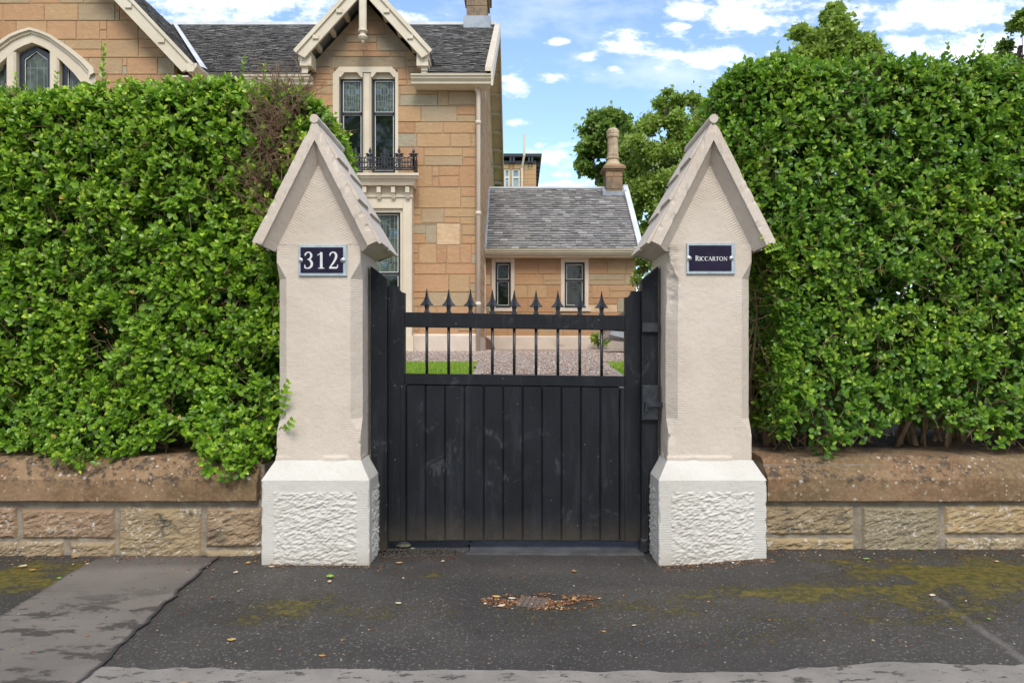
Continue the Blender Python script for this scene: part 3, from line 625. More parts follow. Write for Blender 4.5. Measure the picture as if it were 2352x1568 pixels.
GL = {
 'R': (.74, [[(.14, 0, .135), (.14, 1, .135)], [(0, .02, .045), (.28, .02, .045)], [(0, .98, .045), (.2, .98, .045)], [(.14, .965, .05), (.34, .965, .06), (.50, .86, .12), (.53, .74, .14), (.48, .60, .12), (.34, .50, .06), (.14, .49, .05)], [(.32, .50, .10), (.50, .24, .12), (.64, .06, .12), (.80, .01, .06)]]),
 'I': (.30, [[(.15, 0, .14), (.15, 1, .14)], [(0, .02, .045), (.30, .02, .045)], [(0, .98, .045), (.30, .98, .045)]]),
 'C': (.82, [arc(.47, .5, .42, .48, 52, 308, lambda a: .055+.10*max(0, -cos(a))), [(.74, .98, .03), (.75, .74, .05)]]),
 'A': (.86, [[(.06, 0, .055), (.42, 1.02, .065)], [(.38, 1.02, .11), (.78, 0, .14)], [(.20, .36, .05), (.62, .36, .05)], [(-.03, .02, .045), (.18, .02, .045)], [(.64, .02, .045), (.92, .02, .045)]]),
 'T': (.78, [[(.39, 0, .135), (.39, 1, .135)], [(.02, .96, .06), (.76, .96, .06)], [(.03, .98, .05), (.01, .80, .03)], [(.75, .98, .05), (.77, .80, .03)], [(.24, .02, .045), (.54, .02, .045)]]),
 'O': (.98, [arc(.48, .5, .42, .48, 0, 360, thick, 26)]),
 'N': (.92, [[(.13, 0, .06), (.13, 1, .06)], [(.10, 1, .12), (.79, 0, .14)], [(.79, 0, .06), (.79, 1, .06)], [(0, .02, .045), (.27, .02, .045)], [(.66, .98, .045), (.92, .98, .045)], [(0, .98, .045), (.14, .98, .05)]]),
 '3': (.60, [[(.055, .74, .03), (.065, .84, .075), (.16, .93, .07), (.28, .965, .06), (.40, .92, .09), (.47, .80, .115), (.45, .68, .11), (.36, .58, .08), (.20, .535, .03)], [(.20, .545, .03), (.34, .52, .09), (.46, .42, .12), (.515, .28, .125), (.46, .13, .12), (.32, .035, .08), (.16, .02, .06), (.055, .06, .08), (.03, .15, .06), (.025, .24, .025)]]),
 '1': (.50, [[(.26, 0, .14), (.26, .96, .13)], [(.0, .79, .05), (.14, .86, .05), (.27, .955, .08)], [(.05, .02, .045), (.47, .02, .045)], [(.20, .05, .02), (.32, .05, .02)]]),
 '2': (.62, [[(.055, .74, .03), (.07, .85, .07), (.17, .94, .065), (.29, .965, .06), (.42, .91, .10), (.485, .77, .125), (.45, .60, .12), (.33, .40, .10), (.17, .20, .08), (.02, .035, .06)], [(.0, .045, .085), (.52, .045, .085)], [(.49, .02, .06), (.56, .09, .06), (.595, .24, .025)]])}
def lettering(m, txt, x0, z0, h, y, first=1.0, gap=.1, stretch=1.0, bold=1.15):
    x = x0
    for i, ch in enumerate(txt):
        hh = h*(first if i == 0 else 1); adv, st = GL[ch]
        for k, s_ in enumerate(st): ribbon(m, [(x+a*hh*stretch, z0+b*hh, w*hh*bold) for a, b, w in s_], y-.00005*k, sm=len(s_) > 2)
        x += (adv+gap)*hh*stretch
    return x
def plates():
    def pl(name, px0, px1, py0, py1, text, h, gap, st, bold, fx, fz, first, label):
        Y = 3.853; x0, x1, z0, z1 = X(px0, Y), X(px1, Y), Z(py1, Y), Z(py0, Y); cz = (z0+z1)/2
        root = thing(name, ((x0+x1)/2, Y, z0), label, 'sign')
        MB().bbox(x0, x1, Y-.004, Y+.008, z0, z1, .002).build('backing_plate', M['steel'], root)
        MB().box(x0+.012, x1-.020, Y-.0075, Y-.0038, z0+.016, z1-.014).build('dark_panel', M['navy'], root)
        for x in (x0+.0125, x1-.0205):
            MB().lathe((x, Y-.008, cz), [(.0105, 0.004), (.0135, -.001), (.012, -.003), (.006, -.0045)], 16, 'y').build('washer', M['steel'], root, smooth=True)
            MB().lathe((x, Y-.013, cz), [(.007, 0.003), (.0065, -.001), (.003, -.0026)], 12, 'y').build('screw', M['screw'], root, smooth=True)
        m = MB(); lettering(m, text, x0+fx*(x1-x0), z0+fz*(z1-z0), h, Y-.0083, first, gap, st, bold); m.build('lettering', M['letter'], root)
    w = (797-686)*3.853/F
    pl('number_plate', 686, 797, 562.5, 634, '312', .0905, .30, .86, 1.1, .128, .236, 1, 'steel edged navy plate with large numerals 312')
    pl('name_plate', 1577, 1688, 558, 629.5, 'RICCARTON', .0215, .10, 1.0, 1.25, .175, .425, 1.22, 'steel edged navy plate with the small word RICCARTON')
plates()
# ------------------------------------------------------------------ gate posts and gate
YP = 4.04; YG = 4.085
def gate_post(px0, px1, pxb, ytop_out, ytop_in, sgn, label):
    xo, xi, xb = X(px0, YP), X(px1, YP), X(pxb, YP); zs1, zs0 = Z(1056, YP)+.01, Z(1100, YP)+.01
    root = thing('gate_post', ((xo+xi)/2, YP, 0), label, 'gate post')
    poly = [(xo, zs1), (xb, zs0), (xb, .005), (xi, .005), (xi, Z(ytop_in, YP)), (xo, Z(ytop_out, YP))]
    if sgn < 0: poly = poly[::-1]
    m = MB(); b = .003; m.prism(poly, YP, YP+.085); m.build('post_board', M['black'], root)
    bx = (X(px1-5, YP), X(px1, YP)) if sgn > 0 else (X(px1, YP), X(px1+5, YP))
    MB().box(bx[0], bx[1], YP-.004, YP-.0005, .02, Z(ytop_in, YP)-.012).build('edge_strip', M['black'], root)
    return root
gate_post(851, 889, 873, 611, 640, 1, 'black timber gate post fixed to the left pillar')
rp = gate_post(1512, 1474, 1489, 611, 643, -1, 'black timber gate post with latch fixed to the right pillar')
m = MB(); Y = YP
m.bbox(X(1474, Y), X(1512, Y), Y-.022, Y-.001, Z(764, Y), Z(741, Y), .005); m.build('iron_strap', M['iron'], rp)
m = MB(); m.bbox(X(1473, Y), X(1511, Y), Y-.030, Y-.001, Z(964, Y), Z(884, Y), .006)
m.bbox(X(1478, Y), X(1518, Y), Y-.050, Y-.031, Z(934, Y), Z(922, Y), .004); m.bbox(X(1478, Y), X(1484, Y), Y-.055, Y-.031, Z(944, Y), Z(922, Y), .003); m.build('latch_keep', M['iron'], rp)
m = MB(); m.bbox(X(1471, Y), X(1487, Y), Y-.02, Y+.06, .0, Z(1236, Y), .01); m.build('drop_bolt', M['iron'], rp)
def gate():
    root = thing('garden_gate', (0, YG, 0), 'black boarded gate with a row of iron spearheads between the pillars', 'gate')
    Y = YG; sk = lambda x, z: z-.017*(x-X(890, Y))/(X(1472, Y)-X(890, Y))*np.clip((z-.05)/.9, 0, 1.3)
    def B(m, px0, px1, py1, py0, y0, y1, b=.003):
        x0, x1, z0, z1 = X(px0, Y), X(px1, Y), Z(py1, Y), Z(py0, Y); m.bbox(x0, x1, y0, y1, z0, z1, b)
    def skew(m):
        for v in m.v: v[:, 2] = sk(v[:, 0], v[:, 2])
        return m
    for s, (a, b_, t) in enumerate(((890, 929, 657), (1436, 1473, 660))):       # stiles with a scooped shoulder
        x0, x1 = X(a, Y), X(b_, Y); zt = Z(t, Y); z0 = Z(1242, Y); r = .036
        if s == 0:
            # concave scoop, centred on the outer corner
            pts = [(x0, z0), (x1, z0), (x1, zt-r-.004)]+[(x1-r*sin(u), zt-r*cos(u)) for u in np.linspace(.0, pi/2, 9)]+[(x0, zt)]
        else:
            pts = [(x0, z0), (x1, z0), (x1, zt)]+[(x0+r*cos(u), zt-r*sin(u)) for u in np.linspace(0, pi/2, 9)]+[(x0, zt-r-.004)]
        m = MB(); m.prism(pts, Y, Y+.055); skew(m).build('stile', M['black'], root)
    for (y1, y0, nm) in ((750, 716, 'top_rail'), (882, 857, 'middle_rail')):
        m = MB(); B(m, 929, 1436, y1, y0, Y+.003, Y+.052); skew(m).build(nm, M['black'], root)
    m = MB(); B(m, 929, 1436, 1180, 1130, Y+.03, Y+.055); skew(m).build('back_rail', M['black'], root)
    xs = [917, 932]+[932+(1424-932)*i/11 for i in range(1, 12)]+[1437]
    for a, b_ in zip(xs[:-1], xs[1:]):
        if b_-a < 6: continue
        m = MB(); x0, x1 = X(a, Y)+.0008, X(b_, Y)-.0008; y0 = Y+.008+random.uniform(-.0015, .0015); inset = .006
        if a < 930 or b_ > 1430: y0 = Y-.0025
        z0 = Z(1243, Y)+random.uniform(-.002, .002); z1 = Z(882 if y0 > Y else 884, Y)-(.0 if y0 > Y else .001); m.bbox(x0, x1, y0, y0+.02, z0, z1, inset); skew(m).build('board', M['black'], root)
    m = MB(); m.box(X(915, Y), X(1439, Y), Y+.0215, Y+.029, Z(1240, Y), Z(884, Y)); skew(m).build('backing_board', M['black'], root)
    for i in range(9):
        px = 979+i*(1383-979)/8; x = X(px, Y); yc = Y+.027; m = MB(); z0, z1 = Z(857, Y), Z(750, Y)
        m.tube([(x, yc, z0-.002), (x, yc, z1+.002)], .0085, 8)
        m.tube([(x, yc, sk(x, Z(716, Y))-.001+.017*0), (x, yc, Z(716, Y)+.01)], .009, 8)
        b_ = skew(m).build('bar', M['iron'], root, smooth=True)
        # spearhead: four-sided, waisted blade with turned-down barbs
        s = MB(); zb = sk(x, Z(714, Y)); hh = (714-660)*Y/F
        s.lathe((x, yc, zb), [(.016, -.004), (.016, .002), (.011, .006)], 10)
        prof_ = [(.004, .0105, 1), (.020, .0115, 1), (.030, .0135, .95), (.044, .0150, .9), (.0365, .0370, .40), (.0405, .0385, .38), (.047, .0320, .42), (.056, .0235, .48), (.068, .0165, .55), (.084, .0105, .6), (.106, .0058, .7), (hh, .0014, .8)]
        V = []
        for (z_, a_, k_) in prof_:
            for q_ in range(8): t_ = q_*pi/4; r_ = a_*(1 if q_ % 2 == 0 else max(k_, .0)*.92); V.append((x+r_*cos(t_), yc+r_*sin(t_), zb+z_))
        n = len(prof_); s.add(V, [(8*i_+k, 8*i_+(k+1) % 8, 8*i_+8+(k+1) % 8, 8*i_+8+k) for i_ in range(n-1) for k in range(8)]+[tuple(range(7, -1, -1)), tuple(8*(n-1)+k for k in range(8))])
        s.build('spearhead', M['iron'], b_)
gate()
# threshold slab and rubble bits at the foot of the gate
m = MB(); xs = np.linspace(X(1068, 4.02), X(1478, 4.02), 60); P = np.zeros((60, 8, 3))
for j, y in enumerate(np.linspace(3.965, 4.30, 8)):
    P[:, j, 0] = xs; P[:, j, 1] = y+(.02*(fbm(np.stack([xs*12, xs*0, xs*0], -1), 3, 5)-.5) if j == 0 else 0); P[:, j, 2] = .007 if j else -.006
P[0, :, 0] += .03*rng.random(8); m.grid(P[::, ::-1]); 
def m_thr():
    n = NT('blue_grey_threshold_stone'); c = n.mix(n.rng(n.noise(7, 7, .65), .35, .65), (.038, .038, .041), (.075, .074, .076)); c = n.mix(n.rng(n.noise(20, 6), .62, .7), c, (.03, .03, .03))
    return n.fin(c, .6, n.bump(n.noise(40, 6), .004))
m.v[0] = m.v[0]; m.build('threshold', m_thr(), kind='structure')
# ------------------------------------------------------------------ low garden walls
def garden_wall(side, label, blocks, seed):
    x0, x1 = (-5.2, X(601, 3.97)) if side < 0 else (X(1760, 3.97), 5.4)
    root = thing('garden_wall', ((x0+x1)/2, 4.1, 0), label, 'wall')
    Yw = 3.985; m = MB()
    # mortar face
    xs = np.arange(x0, x1+.02, .02); zs = np.linspace(-.03, .31, 18); A, B = np.meshgrid(xs, zs, indexing='ij')
    P = np.stack([A, np.full_like(A, Yw+.008), B], -1); P[..., 1] += .012*(fbm(P*14, 4, seed)-.5); m.grid(P, mortar=np.ones(A.shape), tone=A*0, sooty=A*0)
    m.box(x0, x1, Yw+.03, 4.42, -.05, .50, mortar=1, tone=0, sooty=0)
    px = blocks[0][0] if side < 0 else blocks[-1][2]
    bl = list(blocks); r = random.Random(seed)
    if side < 0:
        p = min(b[0] for b in blocks)
        while p > -900: w = r.uniform(120, 220); bl.append((p-12-w, 1165, p-12, 1238, r.random(), .3)); bl.append((p-8-w, 1245, p-12, 1284, r.random(), .3)); p -= w+12
    else:
        p = max(b[2] for b in blocks)
        while p < 3200: w = r.uniform(120, 220); bl.append((p+12, 1162, p+12+w, 1228, r.random(), .3)); bl.append((p+12, 1236, p+8+w, 1268, r.random(), .3)); p += w+12
    for k, (a, t, b, d, tone, soot) in enumerate(bl):
        ax, bx, zt, zb = X(a-3, Yw), X(b+3, Yw), Z(t-2, Yw), Z(d+2, Yw)
        if side < 0: bx = min(bx, x1)
        if d > 1258: zb -= .03
        nx, nz = max(8, int((bx-ax)/.006)), max(8, int((zt-zb)/.006)); A, B = np.meshgrid(np.linspace(ax, bx, nx), np.linspace(zb, zt, nz), indexing='ij')
        P = np.stack([A, A*0, B], -1); e = np.minimum(np.minimum(A-ax, bx-A), np.minimum(B-zb, zt-B))
        q = np.stack([A+.5*B, B*1.7-A*.6, A*0+k*3.3], -1)
        h = .016*sst(0, .022, e)+sst(0, .03, e)*((fbm(q*[17, 28, 1], 4, seed+k)-.42)*.030+(vn(q*[55, 80, 1], seed)-.5)*.008)
        j = .010*(vn(P*13+k, seed)-.5)*(1-sst(0, .03, e)); P[..., 0] += j; P[..., 2] += j
        P[..., 1] = Yw+.010-h; m.grid(P, mortar=.85*sst(.007, 0, e), tone=np.full(A.shape, tone), sooty=np.full(A.shape, soot))
    m.build('masonry', M['rubble'], root)
    # coping: vertical face, long bevel, flat top; stones butt at joints
    Yc = 3.95; zb, zm, zt = Z(1153, Yc), Z(1099, Yc), Z(1047, 4.06)
    joints = [x0, -3.05, -1.95, x1] if side < 0 else [x0, 2.35, 3.9, x1]; joints = sorted(joints)
    if side < 0: joints = [x0, -3.3, x1]
    else: joints = [x0, 3.15, x1]
    prof = [(4.42, zb+.005), (Yc+.01, zb), (Yc, zb+.008), (Yc-.001, (zb+zm)/2), (Yc, zm-.004), (Yc+.004, zm+.003)]+[(Yc+.004+(4.05-Yc-.004)*t, zm+.003+(zt-.006-zm-.003)*t) for t in (.2, .4, .6, .8, 1)]+[(4.065, zt), (4.12, zt+.002), (4.2, zt+.004), (4.3, zt+.004), (4.42, zt+.004), (4.42, zb+.005)]
    for a, b in zip(joints[:-1], joints[1:]):
        m = MB(); xs = np.arange(a+.002, b-.002, .02); P = np.zeros((len(xs), len(prof), 3)); P[..., 0] = xs[:, None]
        for j, (y, z) in enumerate(prof): P[:, j, 1] = y; P[:, j, 2] = z
        nn = (fbm(P*[6, 20, 20], 4, seed+5)-.5)*.012+(fbm(P*[25, 30, 30], 3, seed)-.5)*.006; P[:, 1:-2, 2] += nn[:, 1:-2]; P[:, 1:-2, 1] -= nn[:, 1:-2]
        low = sst(.45, .7, vn(P*[9, 1, 1], seed)); P[:, 11:15, 2] -= (.012*low)[:, 11:15]
        bt = np.zeros(P.shape[:2]); bt[:, 4:] = 1; bt[:, :4] = .15
        m.grid(P, blot=bt); e0, e1 = P[0, :-1], P[-1, :-1]; m.add(e0, [tuple(range(len(e0)))], blot=0); m.add(e1, [tuple(range(len(e1)-1, -1, -1))], blot=0)
        m.build('coping', M['cope'], root, smooth=False)
garden_wall(-1, 'low stone wall with reddish coping under the hedge beside the number 312 pillar',
    [(-160, 1163, 38, 1236, .05, .1), (50, 1168, 262, 1237, .1, .1), (273, 1166, 463, 1284, .65, 1), (474, 1166, 604, 1256, .4, .5), (-40, 1243, 145, 1290, .5, .4), (160, 1245, 262, 1290, .55, .2), (474, 1264, 604, 1286, .9, .3)], 5)
garden_wall(1, 'low stone wall with lichened reddish coping under the hedge beside the name plate pillar',
    [(1756, 1161, 1960, 1228, .62, .75), (1980, 1163, 2157, 1276, .97, .25), (2170, 1160, 2420, 1227, .8, .0), (1756, 1236, 1962, 1272, .7, .4), (2172, 1236, 2420, 1274, .9, .9)], 12)
# ------------------------------------------------------------------ hedges
def unit(v): return v/(np.linalg.norm(v, axis=-1, keepdims=True)+1e-9)
def tubes_np(name, P0, P1, r0, r1, mat, parent, n=4, mid=None):
    """many tapered twigs, one mesh: P0,P1 (N,3); optional middle joint"""
    N = len(P0); pts = [P0, P1] if mid is None else [P0, mid, P1]; rad = [r0, r1] if mid is None else [r0, (r0+r1)/2, r1]
    d = unit(P1-P0); ref = np.where(np.abs(d[:, 2:3]) < .8, [[0, 0, 1.]], [[1., 0, 0]]); a = unit(np.cross(d, ref)); b = np.cross(d, a)
    V = []
    for p, r in zip(pts, rad):
        r = np.broadcast_to(np.asarray(r, float), (N,))[:, None]
        for k in range(n): t = 2*pi*k/n; V.append(p+r*(a*cos(t)+b*sin(t)))
    V = np.stack(V, 1); m = len(pts)
    f = np.array([(i*n+k, i*n+(k+1) % n, (i+1)*n+(k+1) % n, (i+1)*n+k) for i in range(m-1) for k in range(n)])
    F_ = (f[None]+(np.arange(N)*n*m)[:, None, None]).reshape(-1, 4)
    return mesh_obj(name, V.reshape(-1, 3)-wloc(parent), F_, mat, parent, smooth=True)
def hedge(side, label, seed):
    g = np.random.default_rng(seed)
    if side < 0: lo = np.array([-4.3, 4.05, .34]); hi = np.array([-1.07, 4.92, 2.70]); rv = np.array([.40, .16, .36])
    else: lo = np.array([1.13, 4.07, .42]); hi = np.array([4.4, 4.92, 2.84]); rv = np.array([.36, .14, .28])
    root = thing('hedge', ((lo[0]+hi[0])/2, 4.5, .55), label, 'hedge')
    def shape(p, n, t):
        """push sampled box-surface points onto the clipped hedge; returns position, normal, keep"""
        x, z = p[:, 0].copy(), p[:, 2].copy()
        lump = (fbm(np.stack([x*1.6, z*1.6, p[:, 1]*1.6], -1), 3, seed)-.5)*.09+(vn(p*5.5, seed+8)-.5)*.045
        q = p+n*(lump-t)[:, None]
        if side < 0:
            q[:, 2] += np.where(n[:, 2] > -.5, -.035*np.clip((-2.0-x)/1.0, 0, 1.2)*np.clip((z-1.2)/1.4, 0, 1), 0)
            # lower edge: two swags hang over the coping, a dark gap between them
            px = VX+x*F/4.0; low = .585-.13*np.exp(-((px-540)/70)**4)-.10*np.exp(-((px-195)/75)**2)+.07*np.exp(-((px-385)/50)**2)
            fwd = .17*np.exp(-((px-540)/90)**4)*np.exp(-((z-.45)/.33)**2)+.14*np.exp(-((px-195)/90)**2)*np.exp(-((z-.5)/.28)**2)
        else:
            px = VX+x*F/4.0; low = .66-.17*np.exp(-((px-1910)/45)**2)+.05*np.sin(px*.021)+.06*np.exp(-((px-2080)/90)**2)+.13*np.exp(-((px-1790)/60)**2)
            fwd = .14*np.exp(-((px-1910)/60)**2)*np.exp(-((z-.6)/.3)**2)
            q[:, 0] += np.where(n[:, 0] < -.0, 1, 0)*.36*sst(2.2, 1.5, z)*np.clip(1-(x-lo[0])/.5, 0, 1)
        f = n[:, 1] < -.3; q[:, 1] -= np.where(f, fwd, 0)
        keep = q[:, 2] > low+.03*(vn(q*9, seed)-.5)
        return q, keep, px
    def sample(N, tmax):
        A = [('f', (hi[0]-lo[0])*(hi[2]-lo[2])), ('t', (hi[0]-lo[0])*(hi[1]-lo[1])), ('e', 1.6*(hi[1]-lo[1])*(hi[2]-lo[2])), ('b', .35*(hi[0]-lo[0])*(hi[2]-lo[2]))]
        tot = sum(a for _, a in A); P = []
        for k, a in A:
            n_ = int(N*a/tot); r = lo+(hi-lo)*g.random((n_, 3))
            if k == 'f': r[:, 1] = lo[1]
            if k == 'b': r[:, 1] = hi[1]
            if k == 't': r[:, 2] = hi[2]
            if k == 'e': r[:, 0] = hi[0] if side < 0 else lo[0]
            P.append(r)
        p = np.concatenate(P); c = np.clip(p, lo+rv, hi-rv); c[:, 2] = np.maximum(np.minimum(p[:, 2], hi[2]-rv[2]), lo[2]-1)
        d = (p-c)/rv; n = unit(d); q = c+n*rv; nn = unit(n/rv)
        t = -np.log(1-g.random(len(p))*.97)*tmax*.30
        return q, nn, t
    # shoots carrying opposite pairs of leaves
    N = 18500 if side < 0 else 18500
    p, n, t = sample(N, .22); q, keep, px = shape(p, n, t); z = q[:, 2]
    pz_ = VY-(z-H)*F/4.0
    dens = np.ones(len(q))
    if side < 0:   # bare brown patch, thin holes near the top left of the pillar
        bare = np.exp(-(((px-628-(pz_-330)*-.06)/50)**2+((pz_-345)/165)**2)**1.3)*(n[:, 1] < -.15); dens = 1-.93*bare
        hol = vn(q*[4.2, 1, 4.8], 99); dens *= 1-.9*sst(.74, .83, hol)
    else:
        hol = vn(q*[5, 1, 5.5], 55); dens *= 1-.8*sst(.68, .8, hol)*sst(2.2, 1.5, z)
        dens *= 1-.55*sst(1.1, .6, z)
        dens *= 1-.35*np.exp(-((px-1760)/40)**2)*sst(2.1, 1.8, z)
    keep &= g.random(len(q)) < dens; q, n, t, px, z = q[keep], n[keep], t[keep], px[keep], z[keep]; N = len(q)
    up = np.array([0, 0, 1.]); sd = unit(n*.75+g.normal(0, .50, (N, 3))+up*(.45+.35*g.random((N, 1))))
    long_ = g.random(N) < .06; L = (.032+.042*g.random(N))*np.where(long_, 2.3, 1)*np.where(n[:, 2] > .55, .72, 1)
    step = .019+.009*g.random(N); big = .82+.36*vn(q*2.3, seed+3)+.22*long_
    B, D, Nn, LL, RR, WW = [], [], [], [], [], []
    start = q-sd*(L*.55)[:, None]
    tone = .30*vn(q*3.1, seed+6)+.12
    a0 = unit(np.cross(sd, g.normal(0, 1, (N, 3))))
    b0 = np.cross(sd, a0)
    for k in range(9):
        s = k*step; act = (s < L)
        for sgn in (1, -1):
            i = np.where(act)[0]
            fr = (s/L)[i]; ax = (a0 if k % 2 == 0 else b0)[i]*sgn
            d = unit(ax*(.95-.35*fr)[:, None]+sd[i]*(.35+.55*fr)[:, None]+up*-.05+g.normal(0, .18, (len(i), 3)))
            nr = unit(sd[i]*.8+up*.30+n[i]*.75+g.normal(0, .28, (len(i), 3)))
            B.append(start[i]+sd[i]*s[i][:, None]); D.append(d); Nn.append(nr)
            LL.append((.030+.020*g.random(len(i)))*big[i]*(1.0-.42*fr**2)); WW.append(.29+.08*g.random(len(i)))
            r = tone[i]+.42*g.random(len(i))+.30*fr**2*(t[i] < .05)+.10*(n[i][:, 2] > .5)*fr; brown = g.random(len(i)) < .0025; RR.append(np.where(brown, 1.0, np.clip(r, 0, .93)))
    # terminal pair upright and young
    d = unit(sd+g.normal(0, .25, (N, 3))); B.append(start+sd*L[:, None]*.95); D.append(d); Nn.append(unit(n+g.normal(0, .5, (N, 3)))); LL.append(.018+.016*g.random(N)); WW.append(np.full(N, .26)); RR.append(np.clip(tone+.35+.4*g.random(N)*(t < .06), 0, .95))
    B, D, Nn, LL, WW, RR = [np.concatenate(v) for v in (B, D, Nn, LL, WW, RR)]
    # inner filling leaves
    p, n2, t2 = sample(34000 if side < 0 else 34000, .22); q2, k2, px2 = shape(p, n2, t2+.07+.12*g.random(len(t2)))
    if side < 0: k2 &= g.random(len(q2)) > .75*np.exp(-(((px2-628)/50)**2+((VY-(q2[:, 2]-H)*F/4.1-345)/165)**2)**1.3)
    q2 = q2[k2]; m_ = len(q2)
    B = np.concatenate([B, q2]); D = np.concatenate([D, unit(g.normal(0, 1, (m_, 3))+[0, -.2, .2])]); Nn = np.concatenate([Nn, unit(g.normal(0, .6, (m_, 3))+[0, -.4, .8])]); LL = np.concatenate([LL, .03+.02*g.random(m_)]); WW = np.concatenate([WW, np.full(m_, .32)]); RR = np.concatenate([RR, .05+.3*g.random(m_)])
    # straggling long shoots proud of the clipped face and top
    # woody stems rising from the soil
    ns = 90 if side < 0 else 120; x = np.sort(lo[0]+.05+(hi[0]-lo[0]-.1)*g.random(ns)); 
    if side > 0: x = np.concatenate([x, [1.27, 1.33, 1.40, 1.47, 1.30, 1.55]])
    ns = len(x); y = 4.42+.35*g.random(ns); m = MB()
    for i in range(ns):
        zz = float(garden(np.array(x[i]), np.array(y[i])))-.02; p = np.array([x[i], y[i], zz]); r = .008+.012*g.random(); pts = [p]; h = (.9+.75*g.random()) if abs(x[i]) > 1.75 else .55+.5*g.random(); k = 7; dr = g.normal(0, .06, 3)
        for j in range(k): p = p+np.array([0, 0, h/k])+dr*.5+g.normal(0, .016, 3)*[1, 1, 0]; pts.append(p)
        for p_ in pts: p_[1] = max(p_[1], 4.34)
        m.tube(pts, np.linspace(r, r*.4, k+1), 6)
        for b in range(3):
            j = 2+b*2; o_ = pts[j]; e = o_+np.array([g.normal(0, .12), -.02-.16*g.random(), .2+.2*g.random()]); mid = (o_+e)/2+g.normal(0, .03, 3); e[1] = max(e[1], 4.27); mid[1] = max(mid[1], 4.29); m.tube([o_, mid, e], [r*.5, r*.35, r*.2], 5)
    m.build('stems', M['twig'], root, smooth=True)
    # fine brown twigs just inside the face
    def bush(P0, dirs, ln, r, depth, acc):
        e = P0+dirs*ln[:, None]; acc.append((P0, e, r, r*.6, (P0+e)/2+g.normal(0, .06, P0.shape)*ln[:, None]))
        if depth:
            for _ in range(2 if depth > 1 else 3):
                f_ = .55+.45*g.random((len(P0), 1)); d = unit(dirs+g.normal(0, .55, P0.shape)); bush(P0*(1-f_)+e*f_, d, ln*(.5+.3*g.random(len(P0))), r*.6, depth-1, acc)
    acc = []
    p, n3, t3 = sample(420 if side < 0 else 520, .2); q3, k3, _ = shape(p, n3, t3*.5+.16); q3, n3 = q3[k3], n3[k3]
    bush(q3, unit(n3*.6+g.normal(0, .6, q3.shape)+[0, 0, .4]), .11+.07*g.random(len(q3)), np.full(len(q3), .0028), 2, acc)
    if side < 0:
        for (bx, bz, nb) in ((598, 430, 34), (630, 300, 30), (655, 230, 30), (610, 350, 30), (640, 380, 26), (625, 520, 22), (590, 480, 14), (660, 320, 20), (670, 270, 16)):
            c = np.array([X(bx, 4.12), 4.15, Z(bz, 4.12)])+g.normal(0, .03, (nb, 3)); d = unit(g.normal(0, .55, (nb, 3))+[0, -.45, .55]); bush(c, d, .10+.08*g.random(nb), np.full(nb, .0034), 2, acc)
        c = np.array([[X(600, 4.3), 4.3, Z(560, 4.3)]])
        for (ax, az, cx_, cz) in ((602, 560, 640, 250), (596, 570, 600, 330), (612, 560, 670, 300), (604, 470, 570, 380)):
            P0 = np.array([[X(ax, 4.2), 4.2, Z(az, 4.2)]]); P1 = np.array([[X(cx_, 4.12), 4.14, Z(cz, 4.12)]]); acc.append((P0, P1, np.array([.010]), np.array([.004]), (P0+P1)/2+[[.03, 0, .02]]))
    P0, P1, r0, r1, mid = [np.concatenate([np.atleast_1d(a[k]) for a in acc]) for k in range(5)]
    tubes_np('twigs', P0, P1, r0, r1, M['twig'], root, 4, mid)
    # sprigs standing proud, each a leafy stalk
    sp = [(235, 170, 60), (548, 165, 28), (690, 205, 15), (40, 190, 15), (130, 185, 12), (610, 170, 15)] if side < 0 else [(2000, 115, 16), (2245, 118, 28), (1790, 125, 20), (2180, 118, 12), (2290, 122, 18), (1945, 116, 14)]
    SB, SD, SN, SL, SR, stk = [], [], [], [], [], []
    for (a, b, hpx) in sp:
        o_ = np.array([X(a, 4.2), 4.2, Z(b+44, 4.2)]); h = (hpx+44)*4.2/F; d = unit(np.array([g.normal(0, .12), -.1, 1.])); stk.append((o_, o_+d*h)); k = max(3, int(h/.028))
        for j in range(k):
            for s_ in (-1, 1):
                a_ = j*1.57+g.normal(0, .3); v = np.array([cos(a_)*s_, sin(a_)*s_, 0]); SB.append(o_+d*h*(j+1)/k); SD.append(unit(v*.6+d*.8)); SN.append(unit(d+g.normal(0, .3, 3))); SL.append((.042-.018*j/k)); SR.append(.55+.35*j/k)
    # side sprig beside the left pillar
    if side < 0:
        for (a, b, c_, e_) in ((640, 1003, 672, 968), (636, 925, 662, 880), (642, 965, 660, 905)):
            P0 = np.array([X(a, 3.90), 3.90, Z(b, 3.90)]); P1 = np.array([X(c_, 3.80), 3.80, Z(e_, 3.80)]); stk.append((P0, P1)); d = unit(P1-P0)
            for j in range(4):
                for s_ in (-1, 1): SB.append(P0+(P1-P0)*(j+1)/4+g.normal(0, .002, 3)); SD.append(unit(d*.7+np.array([-d[2], 0, d[0]])*s_*.7)); SN.append(np.array([0, -1, .4])); SL.append(.040-.003*j+g.normal(0, .004)); SR.append(.5+.08*j)
    if side > 0:
        for (a, b, c_, e_) in ((1790, 575, 1745, 545), (1800, 560, 1755, 575), (1780, 570, 1760, 560)):
            P0 = np.array([X(a, 3.98), 3.98, Z(b, 3.98)]); P1 = np.array([X(c_, 3.80), 3.76, Z(e_, 3.76)]); stk.append((P0, P1)); d = unit(P1-P0)
            for j in range(6):
                for s_ in (-1, 1): SB.append(P0+(P1-P0)*(j+1)/6); SD.append(unit(d*.7+np.array([-d[2], 0, d[0]])*s_*.7)); SN.append(np.array([0, -1, .6])); SL.append(.034-.002*j); SR.append(.6+.06*j)
    nc = 16000; c3 = lo+rv*[.55, 0, .55]+(hi-lo-rv*[1.1, 0, 1.1])*g.random((nc, 3)); c3[:, 1] = 4.38+.42*g.random(nc)
